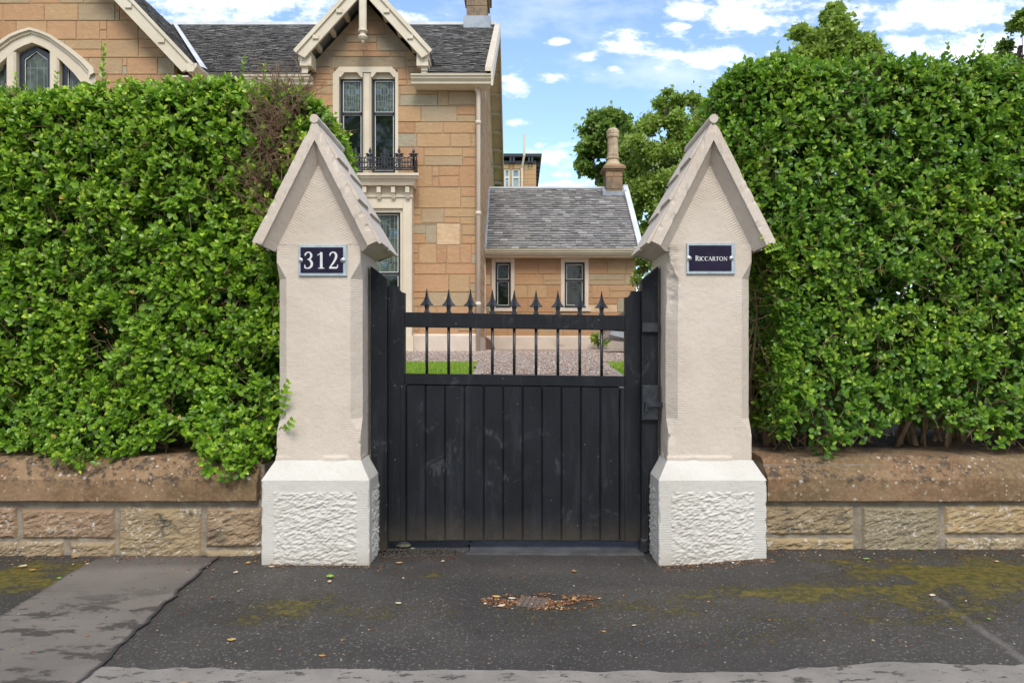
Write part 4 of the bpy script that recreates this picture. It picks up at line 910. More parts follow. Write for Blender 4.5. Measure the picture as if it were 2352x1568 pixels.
    if side > 0: c3[:, 0] += .34*sst(2.2, 1.5, c3[:, 2])*np.clip(1-(c3[:, 0]-lo[0])/.5, 0, 1)
    c3 = c3[(c3[:, 2] > (.75 if side < 0 else .95)) & (g.random(nc) < (1 if side < 0 else .55+.45*sst(1.2, 1.9, c3[:, 2])))]; nc = len(c3)
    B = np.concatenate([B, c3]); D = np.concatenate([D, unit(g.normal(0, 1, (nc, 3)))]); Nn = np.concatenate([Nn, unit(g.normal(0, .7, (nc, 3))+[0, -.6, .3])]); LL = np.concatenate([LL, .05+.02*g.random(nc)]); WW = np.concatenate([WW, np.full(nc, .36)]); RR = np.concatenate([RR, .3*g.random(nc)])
    k_ = len(SB); B = np.concatenate([B, SB]); D = np.concatenate([D, SD]); Nn = np.concatenate([Nn, SN]); LL = np.concatenate([LL, SL]); WW = np.concatenate([WW, np.full(k_, .34)]); RR = np.concatenate([RR, SR])
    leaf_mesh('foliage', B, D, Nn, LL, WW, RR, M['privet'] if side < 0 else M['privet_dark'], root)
    i = g.random(N) < .75; tubes_np('shoots', np.concatenate([(start-sd*.10)[i], [a for a, b in stk]]), np.concatenate([(start+sd*L[:, None]*.95)[i], [b for a, b in stk]]), .0020, .0009, M['shoot'], root, 3)
M['shoot'] = simple('green_brown_shoot', (.16, .17, .05), (.20, .12, .06), 9, .6, 60, .001)
hedge(-1, 'clipped privet hedge with a bare brown twiggy patch beside the number 312 pillar', 41)
hedge(1, 'taller clipped privet hedge with visible stems at its foot beside the name plate pillar', 77)
# ------------------------------------------------------------------ house
def clip_poly(poly, a, b, c):             # keep a*x+b*z+c >= 0
    out = []
    for i in range(len(poly)):
        p, q = poly[i-1], poly[i]; dp = a*p[0]+b*p[1]+c; dq = a*q[0]+b*q[1]+c
        if (dp >= 0) != (dq >= 0): t = dp/(dp-dq); out.append((p[0]+(q[0]-p[0])*t, p[1]+(q[1]-p[1])*t))
        if dq >= 0: out.append(q)
    return out
def ashlar(name, parent, mp, ext, planes, openings, seed, ch=(.22, .36), cw=(.35, .85), soot=None, special=()):
    """coursed blocks of squared stone; mp maps (a, b, depth) to the world, depth grows outwards"""
    r = random.Random(seed); x0, x1, z0, z1 = ext; rects = []; z = z0
    while z < z1:
        h = r.uniform(*ch); zt = min(z+h, z1); x = x0-r.uniform(0, .5)
        while x < x1:
            w = r.uniform(*cw); xe = min(x+w, x1)
            if xe-max(x, x0) > .03:
                if r.random() < .30 and h > .24:
                    k = r.uniform(.4, .6); rects.append((max(x, x0), z, xe, z+(zt-z)*k)); rects.append((max(x, x0), z+(zt-z)*k, xe, zt))
                elif r.random() < .10: 
                    c = r.uniform(.08, .14); rects.append((max(x, x0), z, xe-c, zt)); rects.append((xe-c, z, xe, z+(zt-z)*.5)); rects.append((xe-c, z+(zt-z)*.5, xe, zt))
                else: rects.append((max(x, x0), z, xe, zt))
            x = xe
        z = zt
    def split(rc, o):
        a, b, c, d = rc; oa, ob, oc, od = o
        if c <= oa or a >= oc or d <= ob or b >= od: return [rc]
        res = []
        if a < oa: res.append((a, b, oa, d))
        if c > oc: res.append((oc, b, c, d))
        ia, ic = max(a, oa), min(c, oc)
        if b < ob: res.append((ia, b, ic, ob))
        if d > od: res.append((ia, od, ic, d))
        return [q for q in res if q[2]-q[0] > .02 and q[3]-q[1] > .02]
    m = MB()
    for sp in special: rects = [q for rc in rects for q in split(rc, sp[:4])]
    tones = {}
    for sp in special: rects.append(sp[:4]); tones[sp[:4]] = sp[4]
    for o in openings: rects = [q for rc in rects for q in split(rc, o)]
    for rc in rects:
        a, b, c, d = rc; g = .006; t = tones.get(rc, r.random())
        dp = r.uniform(0, .008)
        poly = [(a+g, b+g), (c-g, b+g), (c-g, d-g), (a+g, d-g)]
        for pl in planes: poly = clip_poly(poly, *pl) if poly else poly
        if len(poly) < 3: continue
        n = len(poly); cx = sum(p[0] for p in poly)/n; cz = sum(p[1] for p in poly)/n
        V = [mp(x+(cx-x)*.02, y+(cz-y)*.03, .010+dp) for x, y in poly]+[mp(x, y, .0) for x, y in poly]
        st = 0 if soot is None else [soot(x, y) for x, y in poly]*2
        m.add(V, [tuple(range(n))]+[(i, i+n, (i+1) % n+n, (i+1) % n) for i in range(n)], tone=t, mortar=0, soot=st)
    cells = [(x0, z0, x1, z1)]
    for o in openings: cells = [q for rc in cells for q in split(rc, o)]
    for a, b, c, d in cells:
        poly = [(a, b), (c, b), (c, d), (a, d)]
        for pl in planes: poly = clip_poly(poly, *pl) if poly else poly
        if len(poly) >= 3:
            n = len(poly); m.add([mp(x, y, .001) for x, y in poly]+[mp(x, y, -.3) for x, y in poly], [tuple(range(n)), tuple(range(2*n-1, n-1, -1))]+[(i, i+n, (i+1) % n+n, (i+1) % n) for i in range(n)], mortar=1, tone=0, soot=0)
    return m.build(name, M['ashlar'], parent)
def slates(name, parent, O, A, U, la, lu, seed, exp=.13, wd=(.14, .24), fade=1.0):
    """slate rows on a plane: origin O at the eave, unit vectors A along the eave and U up the slope"""
    r = np.random.default_rng(seed); O, A, U = [np.array(v, float) for v in (O, A, U)]; Nn = np.cross(A, U); Nn /= np.linalg.norm(Nn)
    if Nn[2] < 0: Nn = -Nn
    m = MB(); rows = int(lu/exp)+1
    V = []; tn = []
    for i in range(rows):
        u0 = i*exp; u1 = min(u0+exp*1.25, lu); x = -r.random()*.2
        while x < la:
            w = r.uniform(*wd); a, b = max(x+.003, 0), min(x+w-.003, la)
            if b > a+.02:
                l = .024+.014*r.random(); ju = r.normal(0, .008); t = r.random()
                c = [O+A*a+U*(u0+ju)+Nn*l, O+A*b+U*(u0+ju+r.normal(0, .004))+Nn*(l+r.normal(0, .002)), O+A*b+U*u1+Nn*.004, O+A*a+U*u1+Nn*.004, O+A*a+U*(u0+ju)+Nn*(l-.011), O+A*b+U*(u0+ju)+Nn*(l-.011)]
                V += c; tn += [t]*6
            x += w
    n = len(V)//6; f = [(0, 1, 2, 3), (0, 4, 5, 1)]; F_ = [tuple(6*k+i for i in q) for k in range(n) for q in f]
    m.add(V, F_, tone=tn)
    c = [O, O+A*la, O+A*la+U*lu, O+U*lu]; m.add([p+Nn*.001 for p in c]+[p-Nn*.12 for p in c], [(0, 1, 2, 3), (7, 6, 5, 4), (0, 4, 5, 1), (1, 5, 6, 2), (2, 6, 7, 3), (3, 7, 4, 0)], tone=.1)
    return m.build(name, M['slate'], parent)
def sash(parent, x0, x1, z0, z1, zm, Yw, lead=None, label=None, fw=.05):
    """black timber sash in a reveal; white inner lines; optional leaded upper light"""
    m = MB()
    for a, b, c, d, y in ((x0, x0+fw, z0, z1, Yw+.10), (x1-fw, x1, z0, z1, Yw+.10), (x0+fw, x1-fw, z1-fw, z1, Yw+.1015), (x0+fw, x1-fw, z0, z0+fw*1.5, Yw+.1015), (x0+fw, x1-fw, zm-.022, zm+.022, Yw+.088)):
        m.bbox(a, b, y, y+.06, c, d, .006)
    w = m.build('window', M['sash'], parent, **({'label': label} if label else {}))
    for (a, b, y, g) in ((z0+fw*1.5, zm-.022, Yw+.118, 'glass'), (zm+.022, z1-fw, Yw+.108, 'stained' if lead else 'glass')):
        MB().box(x0+fw, x1-fw, y+.02, y+.03, a, b).build('pane', M[g], w)
        m = MB(); t = .013; X0, X1 = x0+fw+.001, x1-fw-.001; m.box(X0, X0+t, y-.002, y+.019, a, b); m.box(X1-t, X1, y-.002, y+.019, a, b); m.box(X0+t, X1-t, y-.002, y+.019, a, a+t); m.box(X0+t, X1-t, y-.002, y+.019, b-t, b); m.build('putty_line', M['line'], w)
    if lead:
        a, b = zm+.04, z1-fw-.018; xa, xb = x0+fw+.018, x1-fw-.018; xc = (xa+xb)/2; y = Yw+.108+.0185; wd, hh = xb-xa, b-a; L = MB(); t = .0075
        def ln(p, q, t_=t): ribbon(L, [(xa+p[0]*wd, a+p[1]*hh, t_), (xa+q[0]*wd, a+q[1]*hh, t_)], y, False)
        for fx in (.12, .30, .70, .88): ln((fx, 0), (fx, 1))
        for fz in (.16, .36, .60, .76, .90): ln((0, fz), (.38 if fz in (.60, .76) else 1, fz)); ln((.62, fz), (1, fz))
        ribbon(L, [(xa+wd*(.5+.24*cos(u)), a+hh*(.70+.17*sin(u)), t) for u in np.linspace(0, 2*pi, 22)], y-.001, False)
        for s_ in (-1, 1):
            ribbon(L, [(xa+wd*(.5+s_*.04), a+hh*.86, t), (xa+wd*(.5+s_*.05), a+hh*.5, t), (xa+wd*(.5+s_*.12), a+hh*.14, t)], y-.001)
            ribbon(L, [(xa+wd*(.5+s_*.16), a+hh*.10, t), (xa+wd*(.5+s_*.30), a+hh*.16, t), (xa+wd*(.5+s_*.34), a+hh*.36, t)], y-.001)
        L.build('leadwork', M['came'], w)
        for u in ((.02, .12), (.14, .28), (.72, .86), (.88, .98)): MB().box(xa+u[0]*wd, xa+u[1]*wd, y+.0008, y+.003, a+hh*.62, a+hh*.74).build('blue_pane', M['blueglass'], w)
        G = MB(); G.prism([(xa+wd*.40, a+hh*.12), (xa+wd*.5, a+hh*.07), (xa+wd*.60, a+hh*.12), (xa+wd*.58, a+hh*.16), (xa+wd*.42, a+hh*.16)], y+.0008, y+.003); G.build('blue_pane', M['blueglass'], w)
        G = MB(); G.prism([(xa+wd*.42, a+hh*.17), (xa+wd*.58, a+hh*.17), (xa+wd*.53, a+hh*.84), (xa+wd*.47, a+hh*.84)], y+.0009, y+.003); G.build('pale_pane', M['paleglass'], w)
    return w
def frame_rect(m, x0, x1, z0, z1, w, ya, yb, bot=True, b=.008):
    m.bbox(x0, x0+w, ya, yb, z0, z1, b); m.bbox(x1-w, x1, ya, yb, z0, z1, b); m.bbox(x0+w, x1-w, ya+.001, yb, z1-w, z1, b)
    if bot: m.bbox(x0+w, x1-w, ya+.001, yb, z0, z0+w*.8, b)
def pipe(parent, px, Yp, zt, z0, r=.045, offset=None):
    m = MB(); x = X(px, Yp); pts = [(x, Yp, z0), (x, Yp, zt)]
    if offset: pts += [(x+offset[0]*.5, Yp+offset[1]*.4, zt+offset[2]*.45), (x+offset[0], Yp+offset[1], zt+offset[2]*.8), (x+offset[0], Yp+offset[1], zt+offset[2])]
    m.tube(pts, r, 12)
    z = z0+.9
    while z < zt: m.lathe((x, Yp, z), [(r, 0), (r+.014, .004), (r+.014, .07), (r, .075)], 12); z += 1.75
    return m.build('drainpipe', M['pipe'], parent, smooth=True)
def gutter(parent, xa, xb, Yo, zt, h=.15, ends=True):
    prof = [(Yo, zt), (Yo+.005, zt-.03), (Yo+.03, zt-.045), (Yo+.035, zt-.075), (Yo+.08, zt-.12), (Yo+.085, zt-h), (Yo+.17, zt-h-.01), (Yo+.17, zt-.02), (Yo+.02, zt)]
    m = MB(); m.prism(prof, xa, xb, 'x'); return m.build('gutter', M['gutter'], parent)
Yh = 14.0; zg = 1.12
def house():
    root = thing('house', (-4, 17, zg), 'large buff sandstone villa with gables, slate roofs and a small single storey wing', 'house')
    xc = X(1093, Yh); zev = 6.43; Ye = 13.7; P_ = .605; Yr = 19.6; zr = zev+P_*(Yr-Ye)
    sootf = lambda x, z: max(0, min(1, (z-6.15)/.3))*.5 if x > -1.6 or x < -4.6 else max(0, min(.6, (z-7.2)/.6))
    # --- front wall with the window bay gable
    gx = -2.93; gs = 1.10; gz = 7.93
    f0 = X(765, Yh); f1 = X(915, Yh); up0, up1 = X(779, Yh), X(908, Yh); zwt = Z(167, Yh); zws = Z(392, Yh)
    dx0, dx1 = 2*gx+.0-X(946, 13.75), X(946, 13.75)
    mpf = lambda a, b, d: (a, Yh-d, b)
    # spandrel cut: wall below the eave line everywhere, above it only inside the gable
    spec = [(X(828, Yh), Z(158, Yh)+.005, X(1006/2+503-0, Yh), 0, 0)]
    big = (X(828-0, Yh)-.52, Z(157, Yh), X(945, Yh)+.05, Z(130, Yh))
    blocks = [(f0-.0-.08, Z(156, Yh), f1+.16, Z(130, Yh), .86), (X(1003, Yh), Z(563, Yh), X(1057, Yh), Z(513, Yh), .995), (X(968, Yh), Z(512, Yh), X(1020, Yh), Z(480, Yh), .83), (X(1030, Yh), Z(212, Yh)-.25, X(1092, Yh), Z(212, Yh), .84)]
    ashlar('front_wall', root, mpf, (X(700, Yh), xc, zg+.3, zev+.02), [], [(f0+.02, zws-.15, f1-.02, zev+.5), (dx0, 0, dx1-.1, Z(400, Yh))], 3, ch=(.20, .46), cw=(.3, .85), soot=sootf, special=[b for b in blocks if b[3] < zev])
    ashlar('gable_wall', root, mpf, (X(700, Yh), X(985, Yh), zev+.02, 8.2), [(-gs, -1, gz+gs*gx+.0), (gs, -1, gz-gs*gx+.0)], [(f0+.02, zws-.1, f1-.02, Z(160, Yh))], 8, ch=(.22, .32), cw=(.35, .7), soot=lambda x, z: max(0, min(.75, (z-(gz-gs*abs(x-gx))+.75)/.5)), special=[(f0-.05, Z(158, Yh), f1+.16, Z(131, Yh), .86)])
    ashlar('front_wall', root, mpf, (-6.5, X(700, Yh), zg+.3, zev+.02), [], [], 5, soot=sootf)
    # side wall (right-hand gable end) beneath the verge
    mps = lambda a, b, d: (xc+d, a, b)
    ashlar('side_wall', root, mps, (Yh+.02, 25.0, zg+.3, 10.4), [(P_, -1, zev-P_*Ye-.12), (-P_, -1, zev+P_*(2*Yr-Ye)-.12)], [], 13, ch=(.22, .34), cw=(.4, .9))
    MB().box(-6.4, xc+.0, Yh+.35, Yh+.5, zg, zev).build('inner_wall', M['soil'], root)
    MB().box(xc-.4, xc-.31, Yh+.5, 25, zg, zev+.3).build('inner_wall', M['soil'], root)
    # plinth course
    m = MB(); m.prism([(Yh+.01, zg-.2), (Yh-.045, zg-.2), (Yh-.045, Z(771, Yh)), (Yh-.01, Z(766, Yh)), (Yh+.01, Z(766, Yh))], X(900, Yh), xc+.045, 'x'); m.box(xc+.0455, xc+.046, Yh, 17.6, zg-.2, Z(771, Yh)); m.box(xc-.01, xc+.045, Yh+.012, 17.6, zg-.2, Z(771, Yh)); m.build('plinth', M['plinthpaint'], root)
    # --- roofs
    xr = -.498; cp, sp = 1/sqrt(1+P_*P_), P_/sqrt(1+P_*P_)
    Ym = 14.5
    slates('main_roof', root, (-12.5, Ye, zev+.05), (1, 0, 0), (0, cp, sp), 12.5+gx-1.08, (Yr-Ye)/cp, 21, .115, (.12, .22))
    slates('main_roof', root, (gx-1.08, Ym, zev+.05+P_*(Ym-Ye)), (1, 0, 0), (0, cp, sp), 2.16, (Yr-Ym)/cp, 23, .115, (.12, .22))
    slates('main_roof', root, (gx+1.08, Ye, zev+.05), (1, 0, 0), (0, cp, sp), -gx-1.08+xr-.1, (Yr-Ye)/cp, 24, .115, (.12, .22))
    slates('rear_roof', root, (xr-.1, 2*Yr-Ye, zev+.05), (-1, 0, 0), (0, -cp, sp), 12.5+xr-.1, (Yr-Ye)/cp, 22, .4, (.5, .8))
    m = MB(); m.box(-10.2, xr-.1, Yr-.09, Yr+.09, zr+.05, zr+.13); m.build('roof_ridge', M['ridge'], root)
    # right-hand verge: pale skew on top, barge board, soffit boards with bearers
    m = MB(); sk0 = 1.015
    def vb(m, xa, xb, dz0, dz1):
        m.prism([(Ye-.05, zev+dz0), (Yr, zr+dz0), (2*Yr-Ye+.05, zev+dz0), (2*Yr-Ye+.05, zev+dz1), (Yr, zr+dz1), (Ye-.05, zev+dz1)], xa, xb, 'x')
    vb(m, xr-.13, xr+.005, .055, .13); m.build('skew', M['ridge'] if 0 else M['gutter'], root)
    m = MB(); vb(m, xr-.02, xr+.02, -.22, .054); m.build('bargeboard', M['gutter'], root)
    m = MB(); vb(m, xc+.01, xr-.022, -.115, -.09); m.build('soffit', M['soffit'], root)
    m = MB(); y = Ye+.2
    while y < 2*Yr-Ye-.1:
        z = zev+P_*(y-Ye) if y < Yr else zr-P_*(y-Yr); sg = 1 if y < Yr else -1
        m.prism([(y-.035, z-.18-sg*P_*.035), (y+.035, z-.18+sg*P_*.035), (y+.035, z-.118+sg*P_*.035), (y-.035, z-.118-sg*P_*.035)], xc+.012, xr-.024, 'x'); y += .62; m.build('soffit_bearer', M['gutter'], root); m = MB()
    m = MB(); y = 2*Yr-Ye-.1; m.tube([(xc+.05, y-1.0, zev-.65), (xr-.05, y-.1, zev-.25)], .04, 6); m.build('bracket', M['gutter'], root)
    # gutters and downpipe
    gutter(root, X(945, Ye), X(1127, Ye)+.01, Ye-.12, Z(169, Ye-.12), .16); gutter(root, X(560, Ye), X(718, Ye), Ye-.12, Z(171, Ye-.12), .16)
    m = MB(); m.box(X(945, Ye)+.05, xr-.05, Ye+.05, Yh-.0, zev-.19, zev-.165); m.build('eaves_soffit', M['soffit'], root)
    pipe(root, 1098.5, Yh-.12, Z(222, Yh), zg+.02, .042, offset=(-.11, -.12, .38))
    # --- bay gable roof, verge boards, king post
    za = gz+.32; Yv = 13.58; hw = 1.24
    for s in (-1, 1):
        U = np.array([-s, 0, gs]); ul = np.linalg.norm(U); U = U/ul
        O = (gx+s*hw, Yv+.03, za-hw*gs-.02)
        if s > 0: slates('gable_roof', root, (O[0], O[1], O[2]), (0, 1, 0), U, 3.2, hw*ul-.01, 30, .13)
        else: slates('gable_roof', root, (O[0], O[1], O[2]), (0, 1, 0), U, 3.2, hw*ul-.01, 31, .13)
        q = sqrt(1+gs*gs); d = .215*q
        poly = [(gx, za+.0), (gx, za-d), (gx+s*(hw-.13), za-d-(hw-.13)*gs), (gx+s*hw, za-hw*gs-.10), (gx+s*(hw+.03), za-(hw+.03)*gs)]
        m = MB(); m.prism(poly if s < 0 else poly[::-1], Yv, Yv+.06); 
        e = .05*q; poly = [(gx, za+.035), (gx, za-e), (gx+s*(hw+.02), za-e-(hw+.02)*gs), (gx+s*(hw+.07), za+.035-(hw+.07)*gs)]
        m.prism(poly if s < 0 else poly[::-1], Yv-.035, Yv-.001)
        for t in (.36, .72):
            cxb = gx+s*hw*t; cz_ = za-d*.55-abs(cxb-gx)*gs; m.box(cxb-.055, cxb+.055, Yv-.03, Yv-.001, cz_-.035, cz_+.035)
        m.build('bargeboard', M['gutter'], root)
        m = MB(); 
        e0 = .10*q; poly = [(gx, za-e0), (gx, za-e0-.03*q), (gx+s*hw, za-e0-.03*q-hw*gs), (gx+s*hw, za-e0-hw*gs)]
        m.prism(poly if s < 0 else poly[::-1], Yv+.061, Yh-.012); m.build('soffit', M['soffit'], root)
        m = MB()
        for t in (.30, .52, .74, .95):
            cxb = gx+s*hw*t; cz_ = za-.155*q-abs(cxb-gx)*gs; v = np.array([(cxb-.03, Yv+.062, cz_-.06), (cxb+.03, Yv+.062, cz_-.06), (cxb+.03, Yv+.062, cz_+.07), (cxb-.03, Yv+.062, cz_+.07)])
            m = MB(); m.box(cxb-.035, cxb+.035, Yv+.062, Yh-.005, cz_-.05, cz_+.05); m.build('purlin_end', M['gutter'], root)
        # boxed foot of the verge over the gutter end
        fx = gx+s*(hw-.02); m = MB(); zf = za-hw*gs
        a, b = sorted((fx, fx-s*.22)); m.prism([(a, zf-.30), (b, zf-.30), (b, zf-.04), (a, zf-.04)], Yv+.07, Yh-.01)
        a, b = sorted((fx-s*.02, fx-s*.14)); m.prism([(a, zf-.42), (b, zf-.42), (b, zf-.30), (a, zf-.30)], Yv+.12, Yh-.012); m.build('eaves_box', M['gutter'], root)
    m = MB(); zk = za-.22; m.bbox(gx-.07, gx+.07, Yv-.06, Yv-.002, Z(72, Yv)+0, za-.05, .02)
    m.lathe((gx, Yv-.02, Z(72, Yv)), [(.085, .01), (.09, -.02), (.055, -.045), (.05, -.07), (.085, -.10), (.09, -.13), (.065, -.17), (.03, -.19), (.032, -.215), (.012, -.24)], 14); m.build('king_post', M['gutter'], root)
    # --- upper window: cream surround, mullion, two sashes
    m = MB(); mu0, mu1 = X(833, Yh), X(852.5, Yh); yb = Yh+.18; sh = .105
    def head(xa, xb, zt):      # shouldered corner fillets
        m.prism([(xa, zt-sh*.9), (xa+.03, zt-sh*.9), (xa+sh, zt), (xa, zt)], Yh-.018, yb); m.prism([(xb-.03, zt-sh*.9), (xb, zt-sh*.9), (xb, zt), (xb-sh, zt)], Yh-.018, yb)
    o = .14
    m.prism([(f0, zws-.12), (up0, zws-.12), (up0, zwt-.02), (f0, zwt-.02)], Yh-.02, yb); m.prism([(up1, zws-.12), (f1, zws-.12), (f1, zwt-.02), (up1, zwt-.02)], Yh-.02, yb)
    m.prism([(f0, zwt-.0201), (up0, zwt-.0201), (up0, zwt), (up1, zwt), (up1, zwt-.0201), (f1, zwt-.0201), (f1, zwt-.02), (f1-.13, zwt+.105), (f0+.13, zwt+.105), (f0, zwt-.02)], Yh-.0205, yb-.001)
    m.bbox(mu0, mu1, Yh-.0195, yb, zws-.12, zwt, .035); head(up0, mu0, zwt); head(mu1, up1, zwt); m.box(up0, up1, Yh+.07, Yh+.085, zwt-.10, zwt-.001)
    m.build('window_surround', M['stonepaint'], root)
    m = MB(); m.prism([(Yh-.10, zws-.17), (Yh-.10, zws-.12), (Yh+.1, zws-.06), (Yh+.1, zws-.17)], f0-.06, f1+.06, 'x'); m.box(f0+.02, f1-.02, Yh+.0, Yh+.1, zws-.40, zws-.171); m.build('window_sill', M['stonepaint'], root)
    zmr = Z(261, Yh+.1)
    sash(root, up0, mu0, zws-.05, zwt-.075, zmr, Yh, lead=1); sash(root, mu1, up1, zws-.05, zwt-.075, zmr, Yh, lead=1)
    MB().box(up0+.07, up0+.19, Yh+.152, Yh+.16, zws+.05, zmr-.03).build('curtain', M['line'], root)
    # --- ground floor bay surround with cornice
    Yd = 13.75; cx1 = X(962, 13.5); cx0 = 2*gx-cx1
    m = MB(); zt = Z(397, 13.5); zb = Z(425, 13.6)
    hgt = zt-zb; prof = [(13.5, zt), (13.5, zt-hgt*.22), (13.53, zt-hgt*.25), (13.535, zt-hgt*.42), (13.56, zt-hgt*.47), (13.60, zt-hgt*.72), (13.62, zt-hgt), (14.0, zt-hgt), (14.0, zt)]
    V = []
    for (y, z) in prof: e = (y-13.5); V.append((e, y, z))
    n = len(V); A_ = [(cx0+e, y, z) for e, y, z in V]; B_ = [(cx1-e, y, z) for e, y, z in V]
    A_ = [(cx0+min(e, .12), y, z) for e, y, z in V]; B_ = [(cx1-min(e, .12), y, z) for e, y, z in V]
    m.add(A_+B_, [tuple(range(n-1, -1, -1)), tuple(range(n, 2*n))]+[(i, (i+1) % n, (i+1) % n+n, i+n) for i in range(n)]); m.build('cornice', M['stonepaint'], root)
    m = MB(); x1 = X(946, Yd); x0 = 2*gx-x1; xi1 = X(925, Yd); xi0 = 2*gx-xi1; zo = Z(478, Yd)
    m.bbox(xi1, x1, Yd, Yh+.02, zg, zb, .01); m.bbox(x0, xi0, Yd, Yh+.02, zg, zb, .01); m.box(xi0, xi1, Yd+.0015, Yh+.02, zo, zb)
    m.box(x0-.025, x1+.025, Yd-.025, Yd-.001, Z(453, Yd), Z(449, Yd)); m.box(x0-.03, x1+.03, Yd-.035, Yd-.001, zg-.1, Z(771, Yd))
    a = X(918.5, Yd); m.prism([(a, zg+.4), (xi1-.0, zg+.4), (xi1, zo), (2*gx-xi1, zo), (2*gx-a, zo-.05), (a, zo-.05)], Yd+.05, Yd+.12) if 0 else None
    m.box(a, xi1-.0005, Yd+.05, Yh, zg+.4, zo); m.box(xi0+.0005, 2*gx-a, Yd+.05, Yh, zg+.4, zo); m.box(2*gx-a, a, Yd+.051, Yh, zo-.07, zo-.0005); m.box(xi0, xi1, Yd+.003, Yh, zg-.1, zg+.45); m.build('door_surround', M['stonepaint'], root)
    for px in (869, 902, 935):
        for sx in ((0,) if px > 0 else ()):
            x = X(px, 13.62); m = MB(); w = .037; zc = Z(428, 13.62); m.box(x-w, x+w, 13.64, Yd-.002, zc-.11, zc); m.box(x-w*.8, x+w*.8, 13.675, Yd-.002, zc-.165, zc-.1105); m.box(x-w, x+w, 13.69, Yd-.002, zc-.20, zc-.1655); m.box(x-w*.8, x+w*.8, 13.71, Yd-.002, zc-.225, zc-.2005); m.build('corbel', M['stonepaint'], root)
    for k in range(4, 10):
        x = X(935, 13.62)-k*.0+0
    for k in range(3, 8):
        x = X(935, 13.62)-k*(X(935, 13.62)-X(902, 13.62)); m = MB(); w = .037; zc = Z(428, 13.62); m.box(x-w, x+w, 13.64, Yd-.002, zc-.11, zc); m.box(x-w*.8, x+w*.8, 13.675, Yd-.002, zc-.165, zc-.1105); m.box(x-w, x+w, 13.69, Yd-.002, zc-.20, zc-.1655); m.build('corbel', M['stonepaint'], root)
    mid = gx; zl = Z(650, Yd)-.6
    sash(root, mid+.04, a-.0, zl, Z(486, Yd+.1), Z(628, Yd+.1), Yd+.02, lead=1); sash(root, 2*gx-a, mid-.04, zl, Z(486, Yd+.1), Z(628, Yd+.1), Yd+.02, lead=1); MB().box(mid-.04, mid+.04, Yd+.08, Yh, zl, zo-.07).build('mullion', M['stonepaint'], root)
    # --- wrought iron balcony cresting
    Yq = 13.56; Q = MB(); bx1 = X(950, Yq); bx0 = 2*gx-bx1; z0 = Z(391, Yq); zt_ = Z(363, Yq); hh = zt_-z0; pitch = (bx1-bx0)/12
    def bar(a, b, r=.007): Q.tube([a, b], r*1.55, 5)
    segs = [((bx0, Yq), (bx1, Yq)), ((bx1, Yq), (bx1, Yh-.03)), ((bx0, Yq), (bx0, Yh-.03))]
    for (a, b) in segs:
        L = math.hypot(b[0]-a[0], b[1]-a[1]); dx, dy = (b[0]-a[0])/L, (b[1]-a[1])/L
        P3 = lambda s, z: (a[0]+dx*s, a[1]+dy*s, z)
        for z, r in ((z0+.01, .010), (z0+hh*.19, .006), (z0+hh*.60, .007), (z0+hh*.72, .006)): bar(P3(0, z), P3(L, z), r)
        n = max(2, round(L/.054)); st = L/n
        for i in range(n+1): bar(P3(i*st, z0+.0), P3(i*st, z0+hh*(1.02 if i % 2 else .86)), .006)
        nb = max(1, round(L/.275)); sb = L/nb
        for i in range(nb):
            c = (i+.5)*sb
            ring = [P3(c+sb*.46*cos(u), z0+hh*(.62+.0)+hh*.40*sin(u)) for u in np.linspace(0, 2*pi, 19)]; Q.tube(ring, .011, 5, cap=False)
            for s_ in (-.5, .5):
                ring = [P3(c+s_*sb+.034*cos(u), z0+hh*.16+.034*sin(u)) for u in np.linspace(0, 2*pi, 11)]; Q.tube(ring, .010, 4, cap=False)
            for s_ in (-.25, .25): Q.tube([P3(c+s_*sb-.045, z0+hh*.82), P3(c+s_*sb-.04, z0+hh*1.0), P3(c+s_*sb, z0+hh*1.16), P3(c+s_*sb+.04, z0+hh*1.0), P3(c+s_*sb+.045, z0+hh*.82)], .010, 5)
        for i in range(nb+1):
            c = i*sb if nb > 1 else L*(i)
            o = P3(c, z0+hh*.8); bar(P3(c, z0), P3(c, z0+hh*1.28), .010)
            zf = z0+hh*1.25
            for (da, db, l) in ((0, 1, .15), (1, .2, .10), (-1, .2, .10), (1, -.5, .08), (-1, -.5, .08)):
                k = math.hypot(da, db); da, db = da/k, db/k; p0 = (c, zf); pts = [(c, zf), (c+da*l*.45-db*.030, zf+db*l*.45+da*.030), (c+da*l, zf+db*l), (c+da*l*.45+db*.030, zf+db*l*.45-da*.030)]
                v = [P3(s_, z_) for s_, z_ in pts]; nx, ny = -dy*.008, dx*.008; Q.add([(p[0]+nx, p[1]+ny, p[2]) for p in v]+[(p[0]-nx, p[1]-ny, p[2]) for p in v], [(0, 1, 2, 3), (7, 6, 5, 4), (0, 4, 5, 1), (1, 5, 6, 2), (2, 6, 7, 3), (3, 7, 4, 0)])
    Q.build('balcony_railing', M['iron'], root)
    # --- chimney of the main roof
    cx0_, cx1_ = X(1073, 19.4), X(1119, 19.4); zcb = zr-.5
    def stack(x0, x1, y0, y1, zb_, zt_, name, seed, capz=None):
        c = MB(); r = random.Random(seed); z = zb_
        while z < zt_:
            h = min(r.uniform(.26, .34), zt_-z); k = r.uniform(.3, .7); xm = x0+(x1-x0)*k
            for (a, b) in ((x0, xm-.004), (xm+.004, x1)): c.bbox(a, b, y0, y1, z+.004, z+h-.004, .01, tone=r.random()*.5+.2, mortar=0, soot=.9+.5*r.random())
            z += h
        c.box(x0+.015, x1-.015, y0+.015, y1-.015, zb_, zt_, tone=0, mortar=1, soot=.6)
        return c
    c = stack(cx0_, cx1_, 19.15, 20.05, zcb, 12.2, 'chimney', 4)
